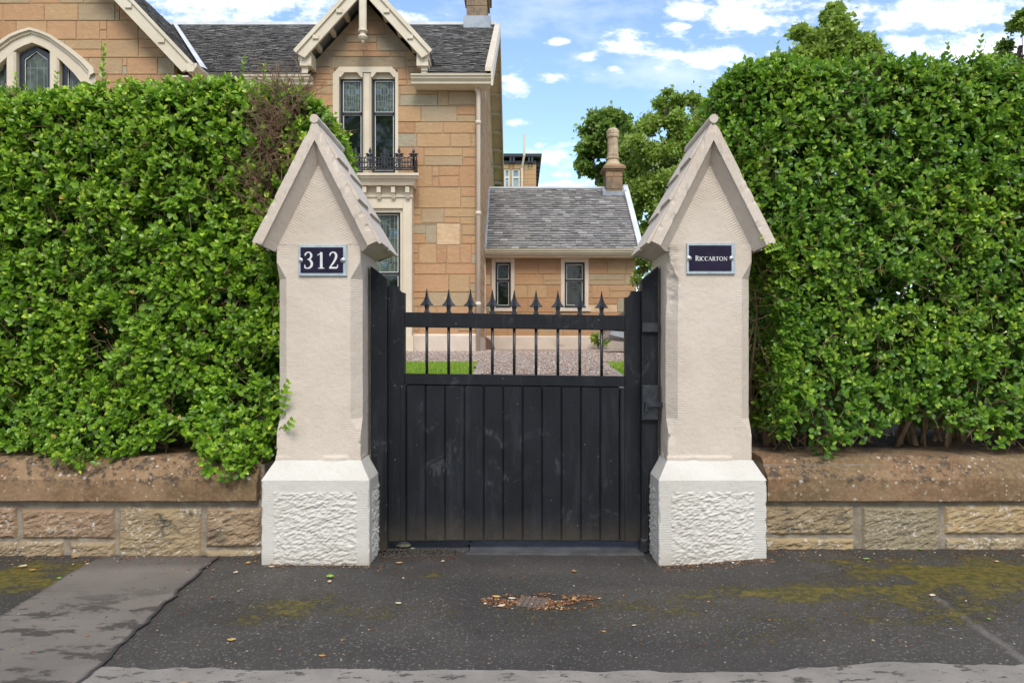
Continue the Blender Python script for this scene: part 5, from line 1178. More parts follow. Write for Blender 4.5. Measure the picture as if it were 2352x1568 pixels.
    for k, (e, z0_, z1_) in enumerate(((.05, 10.62, 10.80), (.10, 10.80, 11.1))): c.box(cx0_-e, cx1_+e, 19.15-e, 20.05+e, z0_, z1_, tone=.4, mortar=0, soot=.7)
    ch = c.build('chimney', M['ashlar'], root)
    m = MB(); m.prism([(18.9, zcb+.02), (19.15, zcb+.08), (19.14, zr+.12), (20.1, zr+.12), (20.1, zcb)], cx0_-.08, cx1_+.10, 'x'); m.build('flashing', M['lead'], ch)
    # --- left gabled wing
    Yw = 13.3; wx = -8.99; ws = 1.055; wev = 6.30; hwW = 3.10; wza = wev+ws*hwW
    xa0 = wx-2.64; xa1 = wx+2.64
    arch = [(-1.00, Z(165, Yw)), (-.86, Z(150, Yw)), (-.60, Z(126, Yw)), (-.32, Z(108, Yw)), (0, Z(92, Yw)), (.32, Z(108, Yw)), (.60, Z(126, Yw)), (.86, Z(150, Yw)), (1.00, Z(165, Yw))]
    opz = Z(100, Yw)
    ops = [(wx-1.02, 3.5, wx+1.02, Z(160, Yw)), (wx-.86, 3.5, wx+.86, Z(140, Yw)), (wx-.62, 3.5, wx+.62, Z(118, Yw)), (wx-.3, 3.5, wx+.3, Z(98, Yw))]
    ashlar('wing_wall', root, lambda a, b, d: (a, Yw-d, b), (xa0, xa1, zg+.3, wza), [(-ws, -1, wza-.12+ws*wx), (ws, -1, wza-.12-ws*wx)], ops, 44, ch=(.30, .42), cw=(.4, .8), soot=lambda x, z: max(0, min(.6, (z-(wza-ws*abs(x-wx))+.8)/.6)) if abs(x-wx) > .9 else 0)
    ashlar('wing_side_wall', root, lambda a, b, d: (xa1+d, a, b), (Yw+.02, Yh+.3, zg+.3, wev+.3), [], [], 45)
    for s in (-1, 1):
        U = np.array([-s, 0, ws]); ul = np.linalg.norm(U); U = U/ul; Yv2 = 12.95
        slates('wing_roof', root, (wx+s*hwW, Yv2+.02, wza-hwW*ws+.03), (0, 1, 0), U, 6.6, hwW*ul-.01, 50+s, .125, (.12, .22))
        q = sqrt(1+ws*ws); d = .235*q; zt2 = wza+.06
        poly = [(wx, zt2), (wx, zt2-d), (wx+s*(hwW-.16), zt2-d-(hwW-.16)*ws), (wx+s*hwW, zt2-hwW*ws-.10), (wx+s*(hwW+.03), zt2-(hwW+.03)*ws)]
        m = MB(); m.prism(poly if s < 0 else poly[::-1], Yv2-.02, Yv2+.04); e = .055*q; zt2 += .03
        poly = [(wx, zt2), (wx, zt2-e), (wx+s*(hwW+.02), zt2-e-(hwW+.02)*ws), (wx+s*(hwW+.07), zt2-(hwW+.07)*ws)]; m.prism(poly if s < 0 else poly[::-1], Yv2-.055, Yv2-.021)
        for t in (.45, .64, .83):
            cxb = wx+s*hwW*t; cz_ = zt2-d*.6-abs(cxb-wx)*ws; m.box(cxb-.06, cxb+.06, Yv2-.05, Yv2-.0205, cz_-.035, cz_+.035)
        m.build('bargeboard', M['gutter'], root)
        m = MB(); e0 = .14*q; poly = [(wx, zt2-e0), (wx, zt2-e0-.03*q), (wx+s*hwW, zt2-e0-.03*q-hwW*ws), (wx+s*hwW, zt2-e0-hwW*ws)]; m.prism(poly if s < 0 else poly[::-1], Yv2+.041, Yw-.012); m.build('soffit', M['soffit'], root)
    # eaves gutter of the wing returning to the main roof, and the pale valley
    m = MB(); xg = wx+hwW; m.prism([(xg-.06, wev-.12), (xg+.05, wev-.12), (xg+.12, wev-.02), (xg+.12, wev+.03), (xg-.06, wev+.03)], 12.9, 13.9); m.prism([(xa1+.01, wev-.2), (xg-.06, wev-.2), (xg-.06, wev-.17), (xa1+.01, wev-.17)], 12.95, 13.95); m.build('gutter', M['gutter'], root)
    m = MB(); P = []
    for i in range(16):
        y = 13.75+(Yr-13.75)*i/15; z = zev+.05+P_*(y-Ye); x = wx+hwW-(z-wza+hwW*ws-.03)/ws
        P.append([(x-.02, y-.01, z+.10), (x+.09, y-.03, z+.055), (x+.13, y-.03, z+.03)])
    m.grid(np.array(P)); m.build('valley_lead', M['ridge'], root)
    # arched window of the wing
    m = MB()
    o_ = [(-1.19, Z(172, Yw)), (-1.17, Z(160, Yw)), (-1.0, Z(139, Yw)), (-.72, Z(112, Yw)), (-.38, Z(84, Yw)), (-.2, Z(75, Yw)), (0, Z(68, Yw))]; o_ = o_+[(-a, b) for a, b in o_[:-1]][::-1]
    def sw(inner, outer, ya, yb):
        n = len(inner); V = [(wx+a, ya, b) for a, b in outer]+[(wx+a, ya, b) for a, b in inner]+[(wx+a, yb, b) for a, b in outer]+[(wx+a, yb, b) for a, b in inner]
        m.add(V, [(i, i+n, i+n+1, i+1) for i in range(n-1)]+[(i, i+1, i+1+2*n, i+2*n) for i in range(n-1)]+[(i+n, i+3*n, i+3*n+1, i+n+1) for i in range(n-1)])
    sc_ = lambda k, dz: [(a*k, b-dz) for a, b in o_]
    sw(sc_(.93, .045), o_, Yw-.09, Yw+.0); sw(sc_(.90, .09), sc_(.93, .045), Yw-.05, Yw+.0); sw(sc_(.78, .25), sc_(.90, .09), Yw-.02, Yw+.2)
    m.box(wx-1.19, wx-.94, Yw-.021, Yw+.2, 3.6, Z(171, Yw)); m.box(wx+.94, wx+1.19, Yw-.021, Yw+.2, 3.6, Z(171, Yw))
    for s in (-1, 1):
        a, b = sorted((wx+s*.31, wx+s*.49)); m.bbox(a, b, Yw-.018, Yw+.15, 3.6, Z(118, Yw) - .0, .03)
    m.build('arch_surround', M['stonepaint'], root)
    def light(poly, xm=None):
        n = len(poly); c = (sum(p[0] for p in poly)/n, sum(p[1] for p in poly)/n); k = MB(); inn = [(c[0]+(x-c[0])*(1-.085/ max(.2, abs(x-c[0]))) if abs(x-c[0]) > .09 else x, z-(.07 if z > 6 else 0)) for x, z in poly]
        V = [(x, Yw+.09, z) for x, z in poly]+[(x, Yw+.09, z) for x, z in inn]+[(x, Yw+.15, z) for x, z in inn]
        k.add(V, [(i, (i+1) % n, (i+1) % n+n, i+n) for i in range(n)]+[(i+n, (i+1) % n+n, (i+1) % n+2*n, i+2*n) for i in range(n)]); w = k.build('window', M['sash'], root)
        l = MB(); inn2 = [(c[0]+(x-c[0])*.93, z-(.02 if z > 6 else 0)) for x, z in inn]; V = [(x, Yw+.11, z) for x, z in inn]+[(x, Yw+.11, z) for x, z in inn2]; l.add(V, [(i, (i+1) % n, (i+1) % n+n, i+n) for i in range(n)]); l.build('putty_line', M['line'], w)
        g = MB(); g.add([(x, Yw+.13, z) for x, z in inn], [tuple(range(n))]); g.build('pane', M['stained'], w)
        l = MB(); xs = [p[0] for p in inn]; 
        for f_ in (.2, .5, .8): xx = min(xs)+(max(xs)-min(xs))*f_; ribbon(l, [(xx, 5.9, .008), (xx, min(z for z in [p[1] for p in inn] if z > 6)-.05, .008)], Yw+.128, False)
        ribbon(l, [(min(xs), 6.45, .008), (max(xs), 6.45, .008)], Yw+.128, False); l.build('leadwork', M['came'], w)
    light([(wx-.30, 3.6), (wx+.30, 3.6), (wx+.30, Z(122, Yw)), (wx, Z(103, Yw)), (wx-.30, Z(122, Yw))])
    light([(wx+.50, 3.6), (wx+1.04, 3.6), (wx+1.04, Z(166, Yw)), (wx+.93, Z(154, Yw)), (wx+.74, Z(137, Yw)), (wx+.50, Z(122, Yw))])
    light([(wx-1.04, 3.6), (wx-.50, 3.6), (wx-.50, Z(122, Yw)), (wx-.74, Z(137, Yw)), (wx-.93, Z(154, Yw)), (wx-1.04, Z(166, Yw))])
    # --- single storey wing on the right
    Ya = 17.6; ax1 = X(1461, Ya); az1 = Z(590, Ya)+.2; W1 = (X(1129, Ya), X(1182, Ya)); W2 = (X(1288, Ya), X(1352, Ya)); zA_, zB_ = Z(712, Ya), Z(590, Ya)
    zpl = Z(771, Ya)
    ashlar('wing_front_wall', root, lambda a, b, d: (a, Ya-d, b), (xc+.0, ax1, zpl-.05, az1), [], [(W1[0]+.02, zA_, W1[1]-.02, zB_), (W2[0]+.02, zA_, W2[1]-.02, zB_)], 61, ch=(.24, .42), cw=(.35, .95), soot=lambda x, z: max(0, min(.5, (z-Z(610, Ya))/.12)))
    ashlar('wing_end_wall', root, lambda a, b, d: (ax1+d, a, b), (Ya+.012, 21.9, zg, 4.6), [(.83, -1, 2.45-.83*17.4), (-.83, -1, 2.45+.83*22.0)], [], 62)
    MB().box(xc, ax1-.3, Ya+.31, Ya+.36, zg, az1).build('inner_wall', M['soil'], root)
    m = MB(); m.prism([(Ya+.01, zg), (Ya-.045, zg), (Ya-.045, zpl-.03), (Ya-.012, zpl), (Ya+.01, zpl)], xc+.05, ax1+.04, 'x')
    xm = X(1284, Ya); m.prism([(xm-.13, Z(793, Ya)), (xm+.13, Z(793, Ya)), (xm+.13, Z(778, Ya)), (xm-.13, Z(778, Ya))], Ya-.055, Ya-.046); m.prism([(xm-.1, Z(791, Ya)), (xm+.1, Z(791, Ya)), (xm+.1, Z(780, Ya)), (xm-.1, Z(780, Ya))], Ya-.06, Ya-.0555); m.build('plinth', M['plinthpaint'], root)
    for (wa, wb), (sa, sb) in ((W1, (1138, 1173)), (W2, (1297, 1343))):
        m = MB(); a, b = X(sa, Ya), X(sb, Ya); zt_, zb_ = Z(602, Ya), Z(707, Ya)
        m.bbox(wa, a, Ya-.02, Ya+.15, zA_, zB_, .01); m.bbox(b, wb, Ya-.02, Ya+.15, zA_, zB_, .01); m.bbox(a, b, Ya-.019, Ya+.15, zt_, zB_, .01); m.box(a, b, Ya-.018, Ya+.15, zA_, zb_); m.box(wa-.05, wb+.05, Ya-.05, Ya-.021, zA_-.03, zA_+.05); m.build('window_surround', M['plinthpaint'], root)
        sash(root, a, b, zb_, zt_, Z(643, Ya), Ya-.02, fw=.045)
    ze2 = Z(572, 17.35); Yr2 = 19.8; zr2 = 4.53+H-.01; ln_ = math.hypot(Yr2-17.35, zr2-ze2); U = ((0, (Yr2-17.35)/ln_, (zr2-ze2)/ln_))
    slates('wing_slate_roof', root, (xc+.02, 17.35, ze2), (1, 0, 0), U, 3.0-xc-.11, ln_, 71, .118, (.13, .24))
    slates('wing_slate_roof', root, (2.9, 2*Yr2-17.35, ze2), (-1, 0, 0), (0, -U[1], U[2]), 3.0-xc-.11, ln_, 72, .3, (.3, .5))
    m = MB(); m.prism([(Yr2-.08, zr2-.03), (Yr2+.08, zr2-.03), (Yr2, zr2+.07)], xc+.02, 2.9, 'x'); m.box(xc+.03, 2.9, Yr2-.09, Yr2+.09, zr2+.01, zr2+.06); m.build('roof_ridge', M['ridge'], root)
    m = MB(); m.prism([(17.28, ze2-.07), (Yr2, zr2+.02), (2*Yr2-17.28, ze2-.07), (2*Yr2-17.28, ze2+.06), (Yr2, zr2+.13), (17.28, ze2+.06)], 2.89, 3.02, 'x'); m.build('skew', M['ridge'], root)
    m = MB(); m.prism([(17.30, ze2+.0), (Yr2, zr2+.04), (Yr2, zr2+.07), (17.30, ze2+.05)], xc+.012, xc+.06, 'x'); m.build('flashing', M['lead'], root)
    gutter(root, xc+.02, 3.03, 17.16, Z(572, 17.2), .13); MB().box(xc+.01, 2.98, 17.3, Ya-.012, ze2-.19, ze2-.17).build('eaves_soffit', M['soffit'], root)
    pipe(root, 1112, 17.45, Z(588, 17.45), zg+.05, .04)
    m = MB(); m.prism([(X(1113, 17.2), Z(806, 17.2)), (X(1138, 17.2), Z(806, 17.2)), (X(1131, 17.2), Z(786, 17.2)), (X(1120, 17.2), Z(776, 17.2)), (X(1113, 17.2), Z(776, 17.2))], 17.2, 17.5); m.build('cellar_cheek', simple('brown_cheek_paint', (.15, .075, .045), None, 5, .7), root)
    # its chimney and pot
    cx0_, cx1_ = X(1392, 19.5), X(1430, 19.5); c = stack(cx0_, cx1_, 19.5, 20.1, zr2-.35, Z(392, 19.5), 'chimney', 9)
    zt_ = Z(392, 19.5); 
    for e, a, b in ((.03, zt_, zt_+.05), (.075, zt_+.05, zt_+.12)): c.box(cx0_-e, cx1_+e, 19.5-e, 20.1+e, a, b, tone=.35, mortar=0, soot=.8)
    c.add([(cx0_-.07, 19.43, zt_+.12), (cx1_+.07, 19.43, zt_+.12), (cx1_+.07, 20.17, zt_+.12), (cx0_-.07, 20.17, zt_+.12), (cx0_+.06, 19.6, zt_+.22), (cx1_-.06, 19.6, zt_+.22), (cx1_-.06, 20.0, zt_+.22), (cx0_+.06, 20.0, zt_+.22)], [(0, 1, 5, 4), (1, 2, 6, 5), (2, 3, 7, 6), (3, 0, 4, 7), (4, 5, 6, 7)], tone=.5, mortar=0, soot=.5)
    ch = c.build('chimney', M['ashlar'], root)
    m = MB(); xm = (cx0_+cx1_)/2; zb_ = zt_+.16; m.lathe((xm, 19.8, zb_), [(.22, 0), (.23, .05), (.205, .10), (.185, .13), (.165, .20), (.19, .22), (.19, .25), (.16, .27), (.165, .36), (.148, .38), (.145, .80), (.17, .82), (.18, .87), (.165, .90), (.175, .92), (.175, 1.0), (.13, 1.05), (.11, 1.07)], 14); m.build('chimney_pot', M['potclay'], ch, smooth=False)
    m = MB(); m.prism([(19.2, zr2-.52), (19.5, zr2-.36), (19.49, zr2-.12), (19.7, zr2+.04), (20.1, zr2+.04), (20.1, zr2-.5)], cx0_-.09, cx1_+.10, 'x'); m.build('flashing', M['lead'], ch)
house()
# ------------------------------------------------------------------ neighbouring tenement
def tenement():
    Yt = 45.0; xr = X(1231, Yt); xl = X(1040, Yt); zt = Z(370, Yt)
    root = thing('tenement_building', (xr-3, Yt, 1.5), 'distant buff stone building with hipped slate roof seen beyond the villa', 'building')
    w = [(X(1158, Yt), X(1171, Yt)), (X(1176, Yt), X(1194, Yt))]; z0, z1 = Z(470, Yt), Z(388, Yt)
    ashlar('wall', root, lambda a, b, d: (a, Yt-d, b), (xl, xr, 1.4, zt), [], [(a, z0, b, z1) for a, b in w], 81, ch=(.35, .6), cw=(.7, 1.6))
    ashlar('wall', root, lambda a, b, d: (xr+d, a, b), (Yt+.02, Yt+14, 1.4, zt), [], [], 82, ch=(.35, .6), cw=(.7, 1.6))
    MB().box(xl, xr-.35, Yt+.35, Yt+14, 1.4, zt-.1).build('inner_wall', M['soil'], root)
    for a, b in w:
        m = MB(); frame_rect(m, a, b, z0, z1, .09, Yt+.05, Yt+.15); m.box(a+.09, b-.09, Yt+.06, Yt+.14, Z(407, Yt)-.05, Z(407, Yt)+.05); f = m.build('window', M['line'], root); MB().box(a+.09, b-.09, Yt+.12, Yt+.14, z0, z1-.09).build('pane', M['tglass'], f)
    m = MB(); e = .32; m.box(xl, xr+e, Yt-e-.05, Yt+14.4, zt+.18, zt+.34)
    for k in range(9): x = xr-.25-k*1.15; m.box(x-.25, x-.13, Yt-e, Yt-.02, zt-.18, zt+.18); m.box(x-.05, x+.07, Yt-e, Yt-.02, zt-.18, zt+.18)
    for k in range(14): y = Yt+.5+k*.95; m.box(xr+.02, xr+e-.03, y, y+.14, zt-.18, zt+.18)
    m.build('eaves', M['sash'], root)
    m = MB(); m.box(xl, xr, Yt-.06, Yt-.021, zt-.2, zt+.0); m.build('frieze', M['sash'], root)
    m = MB(); h = 2.2; a = (xl, Yt-e-.1, zt+.34); m.add([(xl, Yt-e-.1, zt+.35), (xr+e+.05, Yt-e-.1, zt+.35), (xr+e+.05, Yt+14.5, zt+.35), (xl, Yt+14.5, zt+.35), (xl, Yt+7, zt+h), (xr-6, Yt+7, zt+h)], [(0, 1, 5, 4), (1, 2, 5), (2, 3, 4, 5), (3, 0, 4)], tone=.5); m.build('roof', M['slate'], root)
    m = MB(); x = X(1204, Yt-.3); m.tube([(X(1199, Yt-.1), Yt-.15, 1.5), (X(1199, Yt-.1), Yt-.15, zt-.5), (x, Yt-.5, zt+.2), (x, Yt-.5, zt+1.5)], .07, 8); m.build('drainpipe', M['pipe'], root)
    m = MB(); m.box(xr-.9, xr-.2, Yt+3, Yt+4.4, zt+.3, zt+1.3); m.build('chimney', M['bark'], root)
M['tglass'] = simple('pale_window_glass', (.25, .34, .38), (.16, .22, .26), 1.5, .15, 5, .001)
tenement()
# ------------------------------------------------------------------ trees and shrubs
def tree(name, base, trunk_h, clumps, cr, nleaf, ls, mat, label, cat='tree', seed=1, trunk_r=.22, group=None, tone=0):
    """clumps: list of crown ellipsoids (centre, radii); foliage sits in clusters on their shells"""
    g = np.random.default_rng(seed); base = np.array(base, float); root = thing(name, tuple(base), label, cat, group)
    top = base+np.array([0, 0, trunk_h]); m = MB(); cc = []
    for (c, r) in clumps:
        c = np.array(c, float); r = np.array(r, float); k = max(8, int(cr*np.prod(r)**(1/3)*9)); d = unit(g.normal(0, 1, (k, 3))); rr = .45+.55*g.random((k, 1))**.5; cc.append((c+d*r*rr, r))
    p = base.copy(); pts = [p]; 
    for j in range(5): p = p+(top-base)/5+g.normal(0, trunk_r*.25, 3)*[1, 1, 0]; pts.append(p)
    m.tube(pts, np.linspace(trunk_r*1.25, trunk_r*.7, 6), 9)
    for (c, r) in clumps:
        c = np.array(c, float); mid = (pts[-1]+c)/2+g.normal(0, .2, 3); m.tube([pts[-1], mid, c], [trunk_r*.65, trunk_r*.45, trunk_r*.25], 7)
    allc = np.concatenate([a for a, _ in cc]); rad = np.concatenate([np.repeat(np.prod(r)**(1/3), len(a)) for a, r in cc])
    m.build('trunk', M['bark'], root, smooth=True)
    cen = np.concatenate([np.repeat(np.array(c, float)[None], len(a), 0) for (c, r), (a, _) in zip(clumps, cc)])
    i = g.random(len(allc)) < .7; tubes_np('branches', cen[i]*.8+allc[i]*.2-[0, 0, .3], allc[i], rad[i]*.018, rad[i]*.004, M['bark'], root, 5, mid=(cen[i]+allc[i])/2+g.normal(0, .12, (i.sum(), 3)))
    w = g.integers(0, len(allc), nleaf); sig = rad[w]*(.10+.07*g.random(nleaf)); off = unit(g.normal(0, 1, (nleaf, 3)))*(g.random((nleaf, 1))**.4)*[1, 1, .72]
    P = allc[w]+off*sig[:, None]*1.7; fl = g.random(nleaf) < .24; P[fl] += g.normal(0, 1, (fl.sum(), 3))*sig[fl][:, None]*.8
    D = unit(off+g.normal(0, .7, P.shape)); Nn = unit(g.normal(0, .8, P.shape)+[0, -.2, .9]); ct = g.random(len(allc))
    R_ = np.clip(.15+tone+.4*ct[w]*.8+.45*g.random(nleaf), 0, 1)
    leaf_mesh('crown', P, D, Nn, ls*(.7+.6*g.random(nleaf)), .36, R_, mat, root, simple_=True)
def C(px, py, Y, rx, rz, ry=None): return ((X(px, Y), Y, Z(py, Y)), (rx*Y/F, (ry or (rx+rz)/2)*Y/F, rz*Y/F))
tree('tree', (X(1420, 27), 27, 1.4), 4.5, [C(1398, 320, 27, 62, 60), C(1360, 370, 27, 32, 45), C(1430, 400, 27, 60, 70), C(1425, 480, 27, 50, 60), C(1390, 290, 27, 45, 35)], 2.6, 26000, .16, M['oakleaf'], 'rounded dark green tree directly behind the small chimney pot', seed=3, tone=.08)
tree('tree', (X(1560, 24), 24, 1.4), 3.5, [C(1500, 350, 24, 75, 75), C(1580, 290, 24, 80, 70), C(1560, 430, 24, 110, 110), C(1640, 300, 24, 70, 60), C(1530, 250, 24, 40, 45), C(1630, 450, 24, 90, 110), C(1490, 470, 24, 50, 80), C(1690, 240, 24, 50, 50), C(1500, 560, 24, 60, 60)], 2.2, 62000, .13, M['treeleaf'], 'broad light green tree rising behind the right pillar', seed=5, tone=.05)
tree('tree', (X(1900, 17), 17, 1.3), 4.0, [C(1900, 105, 17, 85, 60), C(1850, 150, 17, 70, 50), C(1965, 135, 17, 60, 50), C(1925, 60, 17, 40, 40), C(1800, 160, 17, 40, 40)], 3.2, 30000, .12, M['treeleaf'], 'dark green tree top showing above the right hedge', seed=8, tone=.12)
tree('tree', (X(2440, 12), 12, 1.2), 3.6, [C(2345, 105, 12, 42, 70), C(2362, 35, 12, 40, 40), C(2420, 80, 12, 70, 80)], 2.0, 6500, .085, M['oakleaf'], 'sparse leafy branches of a tree at the top right corner', seed=9, tone=.2, trunk_r=.15)
tree('tree', (X(1740, 30), 30, 1.4), 5, [C(1740, 190, 30, 60, 50), C(1690, 230, 30, 50, 40)], 2.5, 12000, .16, M['oakleaf'], 'low tree top between the light green tree and the right hedge', seed=12, tone=.15)
tree('shrub', (X(1478, 16), 16, 1.2), .6, [C(1484, 610, 16, 26, 40), C(1500, 660, 16, 40, 60), C(1490, 720, 16, 40, 60)], 2.5, 9000, .075, M['treeleaf'], 'dark green shrub at the right end of the low wing', 'shrub', seed=14, trunk_r=.05)
tree('tree', (X(1700, 14), 14, 1.15), 1.2, [C(1600, 640, 14, 80, 90), C(1720, 600, 14, 80, 100), C(1850, 620, 14, 90, 90), C(1960, 600, 14, 90, 100)], 2.0, 16000, .10, M['treeleaf'], 'tall leafy shrubs across the lawn behind the right pillar', 'shrub', seed=15, trunk_r=.08, tone=.15)
for i_, (tx, ty, lb) in enumerate(((-9, -17, 'street tree across the road to the left, mirrored in the villa windows'), (-1.0, -19, 'street tree straight across the road, mirrored in the villa windows'), (7.5, -17, 'street tree across the road to the right, mirrored in the villa windows'))):
    tree('street_tree', (tx, ty, -.1), 2.6, [((tx, ty, 8), (4.0, 3.0, 4.2)), ((tx+1.2, ty, 14.0), (3.4, 2.6, 3.4)), ((tx-2.2, ty+.3, 12), (2.6, 2.4, 3.0))], .5, 22000, .36, M['oakleaf'], lb, seed=30+i_, group='street trees across the road')
# small plant by the low wing
tree('small_plant', (X(1375, 17.2), 17.2, 1.2), .15, [C(1381, 782, 17.2, 12, 9), C(1366, 775, 17.2, 6, 6), C(1393, 777, 17.2, 6, 6)], 5, 500, .10, M['treeleaf'], 'small bright green plant against the pale plinth', 'plant', seed=16, trunk_r=.012, tone=.35)
def rhodo(px, py, Y, rx, rz, seed, label):
    g = np.random.default_rng(seed); (c, r) = C(px, py, Y, rx, rz); c = np.array(c); root = thing('flowering_shrub', (c[0], c[1], float(garden(np.array(c[0]), np.array(c[1])))), label, 'shrub')
    m = MB(); b = np.array([c[0], c[1], float(garden(c[0], c[1]))-.02])
    for k in range(9): e = c+g.normal(0, .5, 3)*r; m.tube([b, (b+e)/2+g.normal(0, .05, 3), e], [.018, .012, .006], 6)
    m.build('stems', M['twig'], root, smooth=True); n = 1500; d = unit(g.normal(0, 1, (n, 3))); P = c+d*np.array(r)*g.random((n, 1))**.4
    leaf_mesh('foliage', P, unit(d+g.normal(0, .6, (n, 3))), unit(g.normal(0, .6, (n, 3))+[0, -.3, 1]), .07, .26, .35+.5*g.random(n), M['treeleaf'], root, simple_=True)
    k = 22; d = unit(g.normal(0, 1, (k, 3))-[0, .8, 0]); Q = c+d*np.array(r)*.98; w = np.repeat(np.arange(k), 26); off = unit(g.normal(0, 1, (len(w), 3))); leaf_mesh('flowers', Q[w]+off*.045, off, unit(g.normal(0, 1, (len(w), 3))), .035, .42, g.random(len(w)), M['pink'], root, simple_=True)
rhodo(1745, 600, 5.9, 60, 75, 1, 'pink flowering shrub glimpsed just right of the name plate')
rhodo(1738, 790, 5.8, 55, 85, 2, 'pink flowering shrub low in the gap beside the right pillar')
rhodo(2240, 520, 6.2, 90, 80, 3, 'pink flowering shrub glimpsed through the middle of the right hedge')
# ------------------------------------------------------------------ parked car, nose just showing beyond the gate
def car():
    Yc = 11.4; xn = X(1404, Yc); zb = float(garden(np.array(2.), np.array(Yc)))+.012; root = thing('parked_car', (xn+2, Yc+.85, zb), 'silver and black car nosing into view beyond the right gate stile', 'car')
    m = MB(); prof = [(.0, .34), (.06, .50), (.16, .60), (.42, .76), (1.0, .92), (1.25, .96), (1.95, 1.42), (3.0, 1.46), (3.7, 1.15), (4.1, 1.02), (4.2, .5), (4.15, .26), (3.75, .24), (3.7, .5), (3.3, .62), (2.95, .5), (2.9, .24), (1.45, .24), (1.4, .5), (1.05, .62), (.7, .5), (.62, .24), (.12, .24)]
    ys = [0, .06, .25, .85, 1.45, 1.64, 1.70]; ins = [.10, .03, .0, -.02, .0, .03, .10]; R_ = []
    for y, e in zip(ys, ins): R_.append([(xn+e*1.6+x*(1-.02*abs(e)), Yc+y, zb+z*(1-e*.35 if z > .9 else 1)) for x, z in prof])
    P = np.array(R_); P = np.concatenate([P, P[:, :1]], 1); m.grid(P); n = len(prof); m.add(P[0, :n], [tuple(range(n))]); m.add(P[-1, :n], [tuple(range(n-1, -1, -1))]); 
    body = m.build('body', simple('dark_grey_car_paint', (.035, .04, .05), None, 5, .25, 10, .0001, metal=.3), root, smooth=False)
    cp = simple('silver_bumper', (.48, .50, .52), None, 5, .3, 10, .0001, metal=.5)
    m = MB(); m.prism([(xn-.03, zb+.30), (xn+.55, zb+.16), (xn+.60, zb+.22), (xn+.10, zb+.52), (xn+.02, zb+.55), (xn+.03, zb+.49), (xn+.24, zb+.34), (xn+.0, zb+.36)], Yc-.012, Yc+.10); m.prism([(xn-.03, zb+.26), (xn+.5, zb+.2), (xn+.5, zb+.34), (xn-.02, zb+.37)], Yc+.101, Yc+1.6); m.build('bumper', cp, root)
    m = MB()
    for k in range(4): m.box(xn-.018, xn+.24-.05*k, Yc-.02, Yc+.06, zb+.385+.05*k, zb+.405+.05*k)
    m.build('grille', M['sash'], root)
    m = MB(); m.prism([(xn+.30, zb+.62), (xn+.62, zb+.68), (xn+.60, zb+.80), (xn+.22, zb+.74)], Yc-.006, Yc+.1); m.build('headlight', M['sash'], root)
    m = MB(); m.prism([(xn+1.35, zb+.98), (xn+3.5, zb+1.1), (xn+2.95, zb+1.38), (xn+1.95, zb+1.36)], Yc+.02, Yc+.06); m.build('side_window', M['glass'], root)
    for wx_ in (1.05, 3.32):
        for y in (.0, 1.5):
            m = MB(); m.lathe((xn+wx_, Yc+y-.01, zb+.31), [(.20, 0), (.31, .0), (.325, .03), (.325, .17), (.31, .20)], 24, 'y'); t = m.build('wheel', M['sash'], root, smooth=False); m = MB(); m.lathe((xn+wx_, Yc+y-.018, zb+.31), [(.20, 0), (.19, .006), (.06, .015)], 12, 'y'); m.build('rim', cp, t)
car()
